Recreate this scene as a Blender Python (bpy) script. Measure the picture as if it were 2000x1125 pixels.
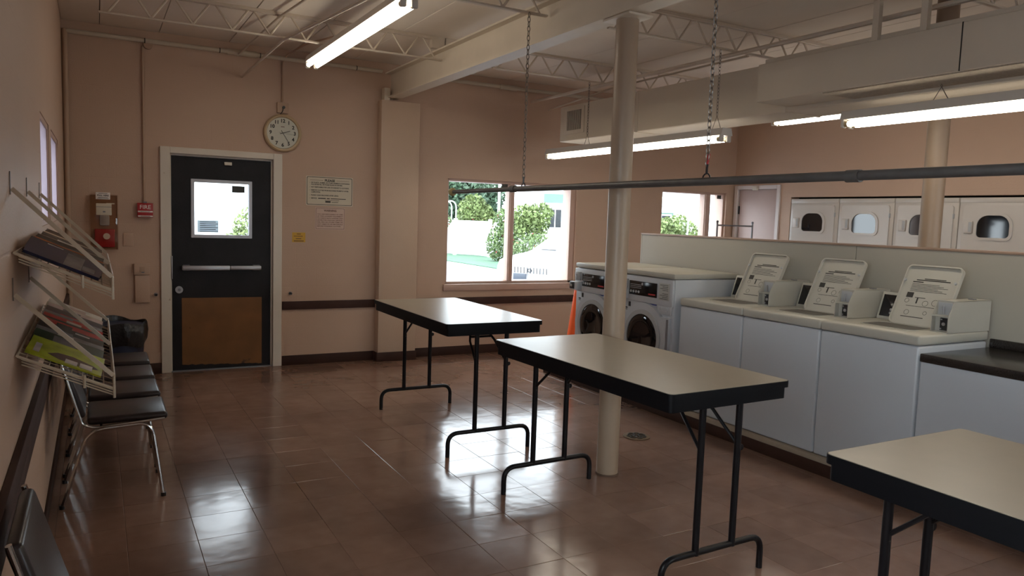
import bpy, bmesh, math, random
from mathutils import Vector, Matrix, Quaternion
PI = math.pi
SC = bpy.context.scene
for o in list(bpy.data.objects): bpy.data.objects.remove(o)

# ------------------------------------------------------------------ camera
def cam_axes(yaw, pitch, roll):
    f = Vector((math.sin(yaw)*math.cos(pitch), math.cos(yaw)*math.cos(pitch), -math.sin(pitch)))
    r = Vector((math.cos(yaw), -math.sin(yaw), 0)); u = r.cross(f)
    c, s = math.cos(roll), math.sin(roll)
    return c*r+s*u, -s*r+c*u, f
cd = bpy.data.cameras.new('camera'); cam = bpy.data.objects.new('camera', cd)
SC.collection.objects.link(cam); SC.camera = cam
_r, _u, _f = cam_axes(.5066, .0921, .0335)
cam.matrix_world = Matrix(((_r.x,_u.x,-_f.x,.2433),(_r.y,_u.y,-_f.y,-7.7911),(_r.z,_u.z,-_f.z,1.5818),(0,0,0,1)))
cd.sensor_width = 36; cd.lens = 36*1467.55/2000; cd.clip_start = .02; cd.clip_end = 300

# ------------------------------------------------------------------ sky and exposure
SKY = 7.5
TUBE = 10.0
w = bpy.data.worlds.new('overcast_sky'); SC.world = w; w.use_nodes = True
w.node_tree.nodes['Background'].inputs[0].default_value = (.84, .93, 1, 1)
w.node_tree.nodes['Background'].inputs[1].default_value = SKY
SC.view_settings.view_transform = 'Standard'; SC.view_settings.look = 'None'
SC.view_settings.exposure = .2; SC.view_settings.gamma = 1; SC.view_settings.use_curve_mapping = False

# ------------------------------------------------------------------ materials
MATS = {}
def mat(name, col, rough=.5, metal=0, var=0, vscale=6, bump=0, bscale=80, spec=.5, coat=0, emit=None, estr=0, objvar=0, dirt=None):
    if name in MATS: return MATS[name]
    m = bpy.data.materials.new(name); m.use_nodes = True; MATS[name] = m
    nt = m.node_tree; N = nt.nodes; L = nt.links; b = N['Principled BSDF']
    b.inputs['Base Color'].default_value = (*col, 1); b.inputs['Roughness'].default_value = rough
    b.inputs['Metallic'].default_value = metal; b.inputs['Specular IOR Level'].default_value = spec
    if coat: b.inputs['Coat Weight'].default_value = coat; b.inputs['Coat Roughness'].default_value = .12
    if emit: b.inputs['Emission Color'].default_value = (*emit, 1); b.inputs['Emission Strength'].default_value = estr
    tc = N.new('ShaderNodeTexCoord')
    src = None
    if var:
        n = N.new('ShaderNodeTexNoise'); n.inputs['Scale'].default_value = vscale; n.inputs['Detail'].default_value = 6
        L.new(tc.outputs['Object'], n.inputs['Vector'])
        mr = N.new('ShaderNodeMapRange'); mr.inputs['To Min'].default_value = 1-var; mr.inputs['To Max'].default_value = 1+var
        mr.inputs['From Min'].default_value = .25; mr.inputs['From Max'].default_value = .75
        L.new(n.outputs['Fac'], mr.inputs['Value'])
        src = mr.outputs[0]
    if objvar:
        oi = N.new('ShaderNodeObjectInfo'); m2 = N.new('ShaderNodeMapRange')
        m2.inputs['To Min'].default_value = 1-objvar; m2.inputs['To Max'].default_value = 1+objvar
        L.new(oi.outputs['Random'], m2.inputs['Value'])
        if src is None: src = m2.outputs[0]
        else:
            mm = N.new('ShaderNodeMath'); mm.operation = 'MULTIPLY'; L.new(src, mm.inputs[0]); L.new(m2.outputs[0], mm.inputs[1]); src = mm.outputs[0]
    colsock = None
    if src is not None:
        vm = N.new('ShaderNodeVectorMath'); vm.operation = 'SCALE'; vm.inputs[0].default_value = col
        L.new(src, vm.inputs['Scale']); colsock = vm.outputs[0]
    if dirt:
        n = N.new('ShaderNodeTexNoise'); n.inputs['Scale'].default_value = dirt[1]; n.inputs['Detail'].default_value = 8
        L.new(tc.outputs['Object'], n.inputs['Vector'])
        r = N.new('ShaderNodeMapRange'); r.inputs['From Min'].default_value = dirt[2]; r.inputs['From Max'].default_value = dirt[2]+.06
        L.new(n.outputs['Fac'], r.inputs['Value'])
        mx = N.new('ShaderNodeMix'); mx.data_type = 'RGBA'; L.new(r.outputs[0], mx.inputs[0])
        mx.inputs[6].default_value = (*col, 1); mx.inputs[7].default_value = (*dirt[0], 1)
        if colsock: L.new(colsock, mx.inputs[6])
        colsock = mx.outputs[2]
    if colsock: L.new(colsock, b.inputs['Base Color'])
    if bump:
        n = N.new('ShaderNodeTexNoise'); n.inputs['Scale'].default_value = bscale; n.inputs['Detail'].default_value = 4
        L.new(tc.outputs['Object'], n.inputs['Vector'])
        bp = N.new('ShaderNodeBump'); bp.inputs['Strength'].default_value = bump; bp.inputs['Distance'].default_value = .01
        L.new(n.outputs['Fac'], bp.inputs['Height']); L.new(bp.outputs[0], b.inputs['Normal'])
    return m

def block_wall_mat(name, col, swap):
    """painted concrete block: faint courses in relief"""
    m = mat(name, col, rough=.55, var=.05, vscale=1.2)
    nt = m.node_tree; N = nt.nodes; L = nt.links; b = N['Principled BSDF']
    tc = N.new('ShaderNodeTexCoord'); sx = N.new('ShaderNodeSeparateXYZ'); cb = N.new('ShaderNodeCombineXYZ')
    L.new(tc.outputs['Object'], sx.inputs[0])
    L.new(sx.outputs['Y' if swap else 'X'], cb.inputs[0]); L.new(sx.outputs['Z'], cb.inputs[1])
    bt = N.new('ShaderNodeTexBrick'); bt.inputs['Scale'].default_value = 1
    bt.inputs['Brick Width'].default_value = .406; bt.inputs['Row Height'].default_value = .203
    bt.inputs['Mortar Size'].default_value = .005; bt.inputs['Mortar Smooth'].default_value = .6
    L.new(cb.outputs[0], bt.inputs['Vector'])
    n = N.new('ShaderNodeTexNoise'); n.inputs['Scale'].default_value = 90; n.inputs['Detail'].default_value = 5
    L.new(tc.outputs['Object'], n.inputs['Vector'])
    b1 = N.new('ShaderNodeBump'); b1.inputs['Strength'].default_value = .18; b1.inputs['Distance'].default_value = .004; b1.invert = True
    L.new(bt.outputs['Fac'], b1.inputs['Height'])
    b2 = N.new('ShaderNodeBump'); b2.inputs['Strength'].default_value = .35; b2.inputs['Distance'].default_value = .004
    L.new(n.outputs['Fac'], b2.inputs['Height']); L.new(b1.outputs[0], b2.inputs['Normal'])
    L.new(b2.outputs[0], b.inputs['Normal'])
    return m

def translucent(name, col):
    m = bpy.data.materials.new(name); m.use_nodes = True; MATS[name] = m; N = m.node_tree.nodes; L = m.node_tree.links; N.remove(N['Principled BSDF'])
    t = N.new('ShaderNodeBsdfTranslucent'); t.inputs[0].default_value = (*col, 1); d = N.new('ShaderNodeBsdfDiffuse'); d.inputs[0].default_value = (*[min(1, c*2) for c in col], 1)
    a = N.new('ShaderNodeMixShader'); L.new(t.outputs[0], a.inputs[1]); L.new(d.outputs[0], a.inputs[2]); a.inputs[0].default_value = .35; L.new(a.outputs[0], N['Material Output'].inputs[0])
    return m

def glass_mat(name, tint=(1,1,1), refl=1.0):
    m = bpy.data.materials.new(name); m.use_nodes = True; MATS[name] = m
    nt = m.node_tree; N = nt.nodes; L = nt.links; N.remove(N['Principled BSDF'])
    t = N.new('ShaderNodeBsdfTransparent'); t.inputs[0].default_value = (*tint, 1)
    g = N.new('ShaderNodeBsdfGlossy'); g.inputs['Roughness'].default_value = .02
    fr = N.new('ShaderNodeFresnel'); fr.inputs[0].default_value = 1.45
    mx = N.new('ShaderNodeMixShader'); ge = N.new('ShaderNodeNewGeometry'); fb = N.new('ShaderNodeMath'); fb.operation = 'SUBTRACT'; fb.inputs[0].default_value = 1; L.new(ge.outputs['Backfacing'], fb.inputs[1])
    fm = N.new('ShaderNodeMath'); fm.operation = 'MULTIPLY'; L.new(fr.outputs[0], fm.inputs[0]); L.new(fb.outputs[0], fm.inputs[1])
    L.new(fm.outputs[0], mx.inputs[0]); L.new(t.outputs[0], mx.inputs[1]); L.new(g.outputs[0], mx.inputs[2])
    L.new(mx.outputs[0], N['Material Output'].inputs[0])
    return m

WALL = (.53, .37, .272)
M_wallb = block_wall_mat('wall_paint_back', WALL, False)
M_walls = block_wall_mat('wall_paint_side', WALL, True)
M_plain = mat('wall_paint_plain', WALL, .5, var=.04, vscale=2, bump=.15, bscale=120)
M_pil = mat('pilaster_paint', (.56,.41,.30), .5, var=.05, vscale=2, bump=.15, bscale=100)
M_ceil = mat('ceiling_board', (.74,.65,.55), .8, var=.06, vscale=1.5, objvar=.04, bump=.1, bscale=60)
M_deck = mat('ceiling_gap', (.06,.05,.04), .9)
M_steel = mat('cream_steel', (.68,.59,.47), .5, var=.05, vscale=4, bump=.05)
M_joist = mat('joist_paint', (.62,.53,.43), .55, var=.05)
M_base = mat('brown_vinyl', (.045,.021,.015), .55, spec=.2, var=.15, vscale=8)
M_rail = mat('brown_rail', (.055,.026,.020), .55, spec=.2, var=.2, vscale=10)
M_frame = mat('door_frame_white', (.70,.64,.55), .45, var=.05, vscale=3, dirt=((.25,.16,.1),14,.70))
M_black = mat('black_vinyl_edge', (.004,.004,.005), .45, bump=.05, spec=.15)
M_doorp = mat('door_dark', (.012,.011,.013), .5, spec=.3, var=.35, vscale=5, bump=.12, bscale=60)
M_kick = mat('kick_plate', (.20,.085,.022), .5, metal=0, var=.18, vscale=5, dirt=((.05,.02,.012),9,.66))
M_alu = mat('brushed_aluminium', (.45,.45,.47), .38, metal=.8, bump=.03)
M_dalu = mat('dull_grey_metal', (.22,.22,.24), .45, metal=.3)
M_winfr = mat('window_frame_paint', (.52,.36,.29), .5, var=.06)
M_top = mat('table_laminate', (.345,.295,.22), .30, var=.04, vscale=9, bump=.015, bscale=200)
M_leg = mat('black_enamel', (.007,.006,.007), .35, spec=.22, dirt=((.35,.30,.22),22,.715))
M_col = mat('column_paint', (.39,.29,.205), .4, var=.05, vscale=3, bump=.06)
M_white = mat('appliance_white', (.50,.52,.55), .32, var=.02, vscale=2)
M_cream = mat('appliance_deck', (.45,.43,.37), .35, var=.02)
M_coin = mat('coin_box_enamel', (.45,.43,.375), .4, var=.03)
M_grey = mat('appliance_grey', (.40,.41,.42), .4)
M_dark = mat('dark_plastic', (.015,.015,.018), .3)
M_disp = mat('display_black', (.010,.010,.012), .15)
M_red = mat('red_print', (.42,.03,.03), .5)
M_blue = mat('blue_print', (.05,.07,.3), .5)
M_print = mat('black_print', (.03,.028,.026), .7)
M_brprint = mat('brown_print', (.13,.06,.045), .7)
M_chrome = mat('chrome', (.55,.54,.53), .18, metal=1)
M_vinyl = mat('dark_brown_vinyl', (.020,.013,.013), .33, bump=.05, bscale=140)
M_wire = mat('rack_wire_white', (.58,.50,.38), .4, var=.05)
M_part = mat('partition_laminate', (.36,.335,.285), .4, var=.03, vscale=2)
M_cap = mat('partition_cap', (.30,.20,.15), .5)
M_orange = mat('orange_plastic', (.85,.11,.015), .5)
M_duct = mat('duct_paint', (.64,.56,.45), .6, var=.05, vscale=2, bump=.08, bscale=40)
M_pop = mat('rough_duct_lining', (.50,.42,.32), .9, var=.15, vscale=60, bump=1.0, bscale=130)
M_slat = mat('grille_dark', (.03,.025,.02), .6)
M_counter = mat('dark_speckled_counter', (.022,.018,.016), .22, var=.6, vscale=220)
M_galv = mat('grey_pipe', (.13,.125,.12), .42, metal=.5, var=.15, vscale=14)
M_chain = mat('chain_steel', (.25,.22,.19), .4, metal=.7)
M_pvc = mat('conduit_paint', (.54,.47,.37), .45)
M_wallpipe = mat('wall_colour_pipe', (.45,.31,.215), .45)
M_rub = mat('yellowed_rubber', (.35,.29,.14), .6)
M_clockrim = mat('clock_rim', (.50,.37,.22), .4)
M_paper = mat('off_white_card', (.62,.55,.43), .55)
M_pinkp = mat('pinkish_card', (.60,.44,.36), .55)
M_face = mat('clock_face', (.72,.68,.58), .5)
M_yel = mat('yellow_card', (.62,.36,.04), .5)
M_fire = mat('fire_red', (.38,.012,.015), .35)
M_lett = mat('white_lettering', (.75,.70,.66), .5)
M_bin = mat('navy_bin', (.012,.018,.045), .5)
M_bag = mat('black_bag', (.010,.010,.011), .28, bump=.6, bscale=30)
M_tube = mat('fluorescent_tube', (.9,.9,.85), .4, emit=(1,.915,.77), estr=TUBE)
M_tubeend = mat('tube_end', (.55,.45,.28), .4, metal=.4)
M_fix = mat('fixture_enamel', (.60,.56,.51), .4)
M_door2 = mat('pink_door', (.55,.43,.40), .45, var=.03)
M_dwhite = mat('dryer_white', (.56,.52,.48), .28, var=.02)
G_clear = glass_mat('window_glass', (.97,.98,.98))
M_frost = translucent('frosted_pane', (.45,.42,.46))
G_dark = mat('dark_door_glass', (.006,.006,.008), .05, spec=.7)
G_box = glass_mat('smoky_plastic', (.86,.77,.69))

# ------------------------------------------------------------------ helpers
C = SC.collection
def obj(name, bm, m, parent=None, smooth=True, ang=35, loc=None):
    me = bpy.data.meshes.new(name); bm.normal_update(); bm.to_mesh(me); bm.free()
    for mm in (m if isinstance(m, (list, tuple)) else [m]): me.materials.append(mm)
    if smooth:
        for p in me.polygons: p.use_smooth = True
        me.set_sharp_from_angle(angle=math.radians(ang))
    o = bpy.data.objects.new(name, me); C.objects.link(o)
    if parent: o.parent = parent
    if loc: o.location = loc
    return o
def empty(name, loc=(0,0,0), rz=0):
    o = bpy.data.objects.new(name, None); C.objects.link(o); o.location = loc; o.rotation_euler = (0,0,rz); o.empty_display_size = .05
    return o
def tag(o, label, cat, group=None):
    o['label'] = label; o['category'] = cat
    if group: o['group'] = group
    return o
def struct(o, label=None, cat=None):
    o['kind'] = 'structure'
    if label: o['label'] = label
    if cat: o['category'] = cat
    return o
def copy_tree(o, parent=None):
    c = o.copy(); C.objects.link(c); c.parent = parent
    for ch in list(o.children): copy_tree(ch, c)
    return c
def NB(): return bmesh.new()
def box(bm, x0, x1, y0, y1, z0, z1, bev=0, seg=2, M=None, mi=0):
    vs = [bm.verts.new((x, y, z)) for x in (x0, x1) for y in (y0, y1) for z in (z0, z1)]
    F = [(0,1,3,2),(4,6,7,5),(0,4,5,1),(2,3,7,6),(0,2,6,4),(1,5,7,3)]
    fs = [bm.faces.new([vs[i] for i in f]) for f in F]
    for f in fs: f.material_index = mi
    if M is not None: bmesh.ops.transform(bm, matrix=M, verts=vs)
    if bev:
        es = list({e for f in fs for e in f.edges})
        r = bmesh.ops.bevel(bm, geom=es, offset=bev, segments=seg, affect='EDGES', profile=.5)
        for f in r['faces']: f.material_index = mi
    return fs
def BX(name, m, parent, x0, x1, y0, y1, z0, z1, bev=0, seg=2):
    b = NB(); box(b, x0, x1, y0, y1, z0, z1, bev, seg); return obj(name, b, m, parent)
def tube(bm, pts, r, n=10, closed=False, sx=1.0):
    """swept round tube; r may be a list"""
    P = [Vector(p) for p in pts]; K = len(P)
    rs = r if isinstance(r, (list, tuple)) else [r]*K
    T = []
    for i in range(K):
        a = P[i-1] if (i > 0 or closed) else P[i]; b = P[(i+1) % K] if (i < K-1 or closed) else P[i]
        T.append((b-a).normalized())
    up = Vector((0,0,1)) if abs(T[0].z) < .9 else Vector((0,1,0))
    nrm = (up - T[0]*up.dot(T[0])).normalized(); rings = []
    for i in range(K):
        if i: nrm = (nrm - T[i]*nrm.dot(T[i])).normalized()
        bn = T[i].cross(nrm); k = 1.0
        if 0 < i < K-1:
            c = (P[i]-P[i-1]).normalized().dot(T[i]); k = 1/max(c, .5)
        rings.append([bm.verts.new(P[i] + (nrm*math.cos(2*PI*j/n) + bn*math.sin(2*PI*j/n)*sx)*rs[i]) for j in range(n)])
    for i in range(K if closed else K-1):
        A = rings[i]; B = rings[(i+1) % K]
        for j in range(n): bm.faces.new((A[j], A[(j+1) % n], B[(j+1) % n], B[j]))
    if not closed:
        bm.faces.new(rings[0][::-1]); bm.faces.new(rings[-1])
def arc_path(pts, rad, n=6):
    """round the inner corners of a polyline"""
    P = [Vector(p) for p in pts]; out = [P[0]]
    for i in range(1, len(P)-1):
        a, b, c = P[i-1], P[i], P[i+1]; r = min(rad, (a-b).length*.49, (c-b).length*.49)
        p0 = b+(a-b).normalized()*r; p1 = b+(c-b).normalized()*r
        for k in range(n+1):
            t = k/n; out.append((1-t)**2*p0+2*t*(1-t)*b+t*t*p1)
    out.append(P[-1]); return out
def cyl(bm, c, r, z0, z1, n=24, r2=None, axis='z', cap=True):
    r2 = r if r2 is None else r2; c = Vector(c)
    def pt(a, rr, h):
        u, v = rr*math.cos(a), rr*math.sin(a)
        return c+Vector((u, v, h)) if axis == 'z' else (c+Vector((u, h, v)) if axis == 'y' else c+Vector((h, u, v)))
    A = [bm.verts.new(pt(2*PI*i/n, r, z0)) for i in range(n)]; B = [bm.verts.new(pt(2*PI*i/n, r2, z1)) for i in range(n)]
    for i in range(n): bm.faces.new((A[i], A[(i+1) % n], B[(i+1) % n], B[i]))
    if cap: bm.faces.new(A[::-1]); bm.faces.new(B)
    bmesh.ops.recalc_face_normals(bm, faces=bm.faces[:])
def prism(bm, poly, h0, h1, axis='y', mi=0):
    """extrude polygon: axis y -> poly is (x,z); axis x -> poly is (y,z); axis z -> poly is (x,y)"""
    def pt(p, h): return (p[0], h, p[1]) if axis == 'y' else ((h, p[0], p[1]) if axis == 'x' else (p[0], p[1], h))
    A = [bm.verts.new(pt(p, h0)) for p in poly]; B = [bm.verts.new(pt(p, h1)) for p in poly]; n = len(poly)
    fs = [bm.faces.new((A[i], A[(i+1) % n], B[(i+1) % n], B[i])) for i in range(n)]
    fs += [bm.faces.new(A[::-1]), bm.faces.new(B)]
    for f in fs: f.material_index = mi
    bmesh.ops.recalc_face_normals(bm, faces=fs)
    return fs
def ring_prism(bm, outer, inner, h0, h1, axis='x'):
    def pt(p, h): return (p[0], h, p[1]) if axis == 'y' else ((h, p[0], p[1]) if axis == 'x' else (p[0], p[1], h))
    n = len(outer); R = [[bm.verts.new(pt(p, h)) for p in poly] for poly in (outer, inner) for h in (h0, h1)]
    o0, o1, i0, i1 = R
    for i in range(n):
        j = (i+1) % n
        bm.faces.new((o0[i], o0[j], o1[j], o1[i])); bm.faces.new((i0[i], i1[i], i1[j], i0[j]))
        bm.faces.new((o1[i], o1[j], i1[j], i1[i])); bm.faces.new((o0[i], i0[i], i0[j], o0[j]))
    bmesh.ops.recalc_face_normals(bm, faces=bm.faces[:])
def rrect(cx, cy, w, h, r, n=5, rt=None):
    """rounded rectangle outline; rt = other radius for the top corners"""
    out = []; rt = r if rt is None else rt
    for (sx, sy, a0, rr) in ((1,-1,-PI/2,r),(1,1,0,rt),(-1,1,PI/2,rt),(-1,-1,PI,r)):
        ox, oy = cx+sx*(w/2-rr), cy+sy*(h/2-rr)
        for k in range(n+1):
            a = a0+PI/2*k/n; out.append((ox+rr*math.cos(a), oy+rr*math.sin(a)))
    return out
def text_mesh(s, size, m, parent, loc, rot, align='CENTER', sx=1.0, ext=.0004, name='lettering', space=1.0, bold=0):
    cu = bpy.data.curves.new('t', 'FONT'); cu.body = s; cu.size = size; cu.align_x = align; cu.align_y = 'CENTER'
    cu.extrude = ext; cu.space_line = space; cu.offset = bold; cu.resolution_u = 3
    to = bpy.data.objects.new('t', cu); C.objects.link(to)
    dg = bpy.context.evaluated_depsgraph_get(); me = bpy.data.meshes.new_from_object(to.evaluated_get(dg))
    bpy.data.objects.remove(to); bpy.data.curves.remove(cu)
    me.materials.clear(); me.materials.append(m)
    o = bpy.data.objects.new(name, me); C.objects.link(o); o.parent = parent; o.location = loc; o.rotation_euler = rot; o.scale = (sx,1,1)
    return o
ONBACK = (PI/2, 0, 0)
def print_bars(rows, m, parent, frame, name='print'):
    """small illegible print as thin raised dashes; rows = (u0,u1,v,h); frame(u,v,d)->point"""
    bm = NB()
    for (u0, u1, v, h) in rows:
        A = [bm.verts.new(frame(u, vv, .0006)) for (u, vv) in ((u0,v-h/2),(u1,v-h/2),(u1,v+h/2),(u0,v+h/2))]
        bm.faces.new(A)
    return obj(name, bm, m, parent, smooth=False)

# ------------------------------------------------------------------ room shell
XR, YF, ZC = 8.08, -9.7, 3.18
def holed_wall(name, m, axis, p0, p1, a0, a1, z0, z1, holes):
    us = sorted({a0, a1, *[h[0] for h in holes], *[h[1] for h in holes]}); vs = sorted({z0, z1, *[h[2] for h in holes], *[h[3] for h in holes]})
    bm = NB(); solid = {}
    for i in range(len(us)-1):
        for j in range(len(vs)-1):
            cu, cv = (us[i]+us[i+1])/2, (vs[j]+vs[j+1])/2
            solid[i,j] = not any(h[0] < cu < h[1] and h[2] < cv < h[3] for h in holes)
    V = {}
    def v(i, j, s):
        if (i,j,s) not in V:
            d = p1 if s else p0
            V[i,j,s] = bm.verts.new((d, us[i], vs[j]) if axis == 'x' else (us[i], d, vs[j]))
        return V[i,j,s]
    for (i,j), s in solid.items():
        if not s: continue
        for sd in (0,1): bm.faces.new([v(i,j,sd), v(i+1,j,sd), v(i+1,j+1,sd), v(i,j+1,sd)])
        for (di,dj,a,b) in ((-1,0,(i,j),(i,j+1)),(1,0,(i+1,j),(i+1,j+1)),(0,-1,(i,j),(i+1,j)),(0,1,(i,j+1),(i+1,j+1))):
            if not solid.get((i+di,j+dj), False): bm.faces.new([v(*a,0), v(*b,0), v(*b,1), v(*a,1)])
    bmesh.ops.recalc_face_normals(bm, faces=bm.faces[:])
    return struct(obj(name, bm, m, smooth=False))
W1 = (3.70, 5.44, .815, 2.01); W2 = (6.79, 7.93, .815, 2.03); DR = (.855, 1.797, -.05, 2.085)
WL = [(-3.21, -2.40, 1.46, 2.05), (-2.14, -1.16, 1.46, 2.05), (-9.2, -6.2, .95, 2.25)]  # last opening is out of view, added to bring daylight onto the washers
WF_ADDED = [(3.9, 5.64, .815, 2.03), (5.9, 7.64, .815, 2.03)]  # unseen openings behind the camera, added to let daylight in
wall_back = holed_wall('wall_back', M_wallb, 'y', 0, .2, -.2, XR+.2, -.05, ZC+.1, [W1, W2, DR])
wall_left = holed_wall('wall_left', M_walls, 'x', -.2, 0, YF, 0, -.05, ZC+.1, WL)
wall_right = holed_wall('wall_right', M_walls, 'x', XR, XR+.15, YF, 0, -.05, ZC+.1, [(-7.3, -.99, -.05, 1.975), (-.765, -.08, -.05, 2.085)])
wall_front = holed_wall('wall_front', M_wallb, 'y', YF-.2, YF, -.2, XR+.2, -.05, ZC+.1, WF_ADDED)
bm = NB()
box(bm, XR+.15, XR+.95, -7.4, -7.3, -.05, 2.05); box(bm, XR+.15, XR+.95, -.99, -.89, -.05, 2.05)
box(bm, XR+.85, XR+.95, -7.3, -.99, -.05, 2.05); box(bm, XR+.15, XR+.85, -7.3, -.99, 1.975, 2.05)
struct(obj('wall_dryer_recess', bm, M_slat, smooth=False))
# pilaster
struct(BX('wall_pilaster', M_pil, None, 2.87, 3.30, -.13, 0, 0, 2.772, .006))
# floor with separate vinyl tiles
TS = .2998; TX = 1.8459; TY = -4.3542; GAP = .001
floor = struct(BX('floor', mat('tile_joint', (.035,.022,.017), .5), None, -.2, XR+.9, YF-.2, .2, -.12, -.0042))
def floor_mat():
    m = mat('brown_vinyl_tile', (.100,.058,.041), .2, spec=.42)
    nt = m.node_tree; N = nt.nodes; L = nt.links; b = N['Principled BSDF']
    ge = N.new('ShaderNodeNewGeometry'); oi = N.new('ShaderNodeObjectInfo')
    n = N.new('ShaderNodeTexNoise'); n.inputs['Scale'].default_value = 9; n.inputs['Detail'].default_value = 4; L.new(ge.outputs['Position'], n.inputs['Vector'])
    n2 = N.new('ShaderNodeTexNoise'); n2.inputs['Scale'].default_value = 1.1; n2.inputs['Detail'].default_value = 3; L.new(ge.outputs['Position'], n2.inputs['Vector'])
    r = N.new('ShaderNodeValToRGB'); r.color_ramp.elements[0].position = .3; r.color_ramp.elements[1].position = .75
    r.color_ramp.elements[0].color = (.212,.122,.088,1); r.color_ramp.elements[1].color = (.248,.150,.110,1)
    L.new(n.outputs['Fac'], r.inputs[0])
    mr = N.new('ShaderNodeMapRange'); mr.inputs['To Min'].default_value = .9; mr.inputs['To Max'].default_value = 1.1; L.new(oi.outputs['Random'], mr.inputs['Value'])
    mr2 = N.new('ShaderNodeMapRange'); mr2.inputs['From Min'].default_value = .35; mr2.inputs['From Max'].default_value = .65
    mr2.inputs['To Min'].default_value = .82; mr2.inputs['To Max'].default_value = 1.15; L.new(n2.outputs['Fac'], mr2.inputs['Value'])
    mm = N.new('ShaderNodeMath'); mm.operation = 'MULTIPLY'; L.new(mr.outputs[0], mm.inputs[0]); L.new(mr2.outputs[0], mm.inputs[1])
    vm = N.new('ShaderNodeVectorMath'); vm.operation = 'SCALE'; L.new(r.outputs[0], vm.inputs[0]); L.new(mm.outputs[0], vm.inputs['Scale'])
    L.new(vm.outputs[0], b.inputs['Base Color'])
    rr = N.new('ShaderNodeMapRange'); rr.inputs['To Min'].default_value = .11; rr.inputs['To Max'].default_value = .19
    rr.inputs['From Min'].default_value = .3; rr.inputs['From Max'].default_value = .7; L.new(n2.outputs['Fac'], rr.inputs['Value'])
    L.new(rr.outputs[0], b.inputs['Roughness'])
    w1 = N.new('ShaderNodeTexNoise'); w1.inputs['Scale'].default_value = 14; w1.inputs['Detail'].default_value = 1.5; L.new(ge.outputs['Position'], w1.inputs['Vector'])
    w2 = N.new('ShaderNodeTexNoise'); w2.inputs['Scale'].default_value = 3.2; w2.inputs['Detail'].default_value = 2; L.new(ge.outputs['Position'], w2.inputs['Vector'])
    ad = N.new('ShaderNodeMath'); ad.operation = 'MULTIPLY_ADD'; ad.inputs[1].default_value = 6; L.new(w2.outputs['Fac'], ad.inputs[0]); L.new(w1.outputs['Fac'], ad.inputs[2])
    bp = N.new('ShaderNodeBump'); bp.inputs['Strength'].default_value = .13; bp.inputs['Distance'].default_value = .0034
    L.new(ad.outputs[0], bp.inputs['Height']); L.new(bp.outputs[0], b.inputs['Normal'])
    return m
M_tile = floor_mat()
rnd = random.Random(3)
h = TS/2-GAP/2
def tile_geo(bm, x0, x1, y0, y1, M=None):
    e = .0016; vs = []
    for (dx, z) in ((0,-.004),(0,-.0009),(e,0)):
        vs.append([bm.verts.new((a, b, z)) for (a, b) in ((x0+dx,y0+dx),(x1-dx,y0+dx),(x1-dx,y1-dx),(x0+dx,y1-dx))])
    for a, b in ((0,1),(1,2)):
        for i in range(4): bm.faces.new((vs[a][i], vs[a][(i+1)%4], vs[b][(i+1)%4], vs[b][i]))
    bm.faces.new(vs[2])
    if M is not None: bmesh.ops.transform(bm, matrix=M, verts=[v for r in vs for v in r])
tiles = []
for i in range(-7, 22):
    for j in range(-19, 16):
        x0 = max(TX+i*TS, 0); x1 = min(TX+(i+1)*TS, XR+.85); y0 = max(TY+j*TS, YF); y1 = min(TY+(j+1)*TS, 0)
        if x1-x0 < .02 or y1-y0 < .02: continue
        p = Vector(((x0+x1)/2, (y0+y1)/2, 0)); d = p-Vector(cam.matrix_world.translation)
        dz = d.dot(_f); vis = dz > .4 and abs(d.dot(_r)/dz) < .72 and abs(d.dot(_u)/dz) < .44 and p.x < 4.3
        full = (x1-x0 > .29 and y1-y0 > .29)
        tiles.append((0 if vis else 1, dz, x0, x1, y0, y1, full))
tiles.sort()
tb = NB(); tile_geo(tb, -h, h, -h, h); tproto = None; rest = NB(); cnt = 0
for (nv, dz, x0, x1, y0, y1, full) in tiles:
    rx, ry = rnd.gauss(0, .002), rnd.gauss(0, .002)
    if full and cnt < 290 and not nv:
        if tproto is None: tproto = obj('floor_tile', tb, M_tile, floor, smooth=False); o = tproto
        else: o = tproto.copy(); C.objects.link(o)
        o.location = ((x0+x1)/2, (y0+y1)/2, -abs(rx)*h*.4); o.rotation_euler = (rx, ry, 0); cnt += 1
    else: tile_geo(rest, x0+GAP/2, x1-GAP/2, y0+GAP/2, y1-GAP/2)
o = obj('far_floor_tiles', rest, M_tile, floor, smooth=False); o['kind'] = 'stuff'
# floor drain
fd = empty('floor_drain', (3.735, -3.48, .002)); tag(fd, 'round metal grate of the floor drain beside the cream column', 'drain')
b = NB(); cyl(b, (0,0,0), .10, 0, .003, 32); obj('rim', b, mat('drain_brass', (.20,.14,.09), .5, metal=.5), fd)
b = NB()
for k in range(7):
    a = k*2*PI/7; pts = [(.045*math.cos(a)+.024*math.cos(t), .045*math.sin(a)+.024*math.sin(t), .004) for t in [q*2*PI/10 for q in range(10)]]
    tube(b, pts, .006, 6, True)
tube(b, [(.018*math.cos(t), .018*math.sin(t), .004) for t in [q*2*PI/10 for q in range(10)]], .005, 6, True)
obj('scroll_slots', b, M_slat, fd)
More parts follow.
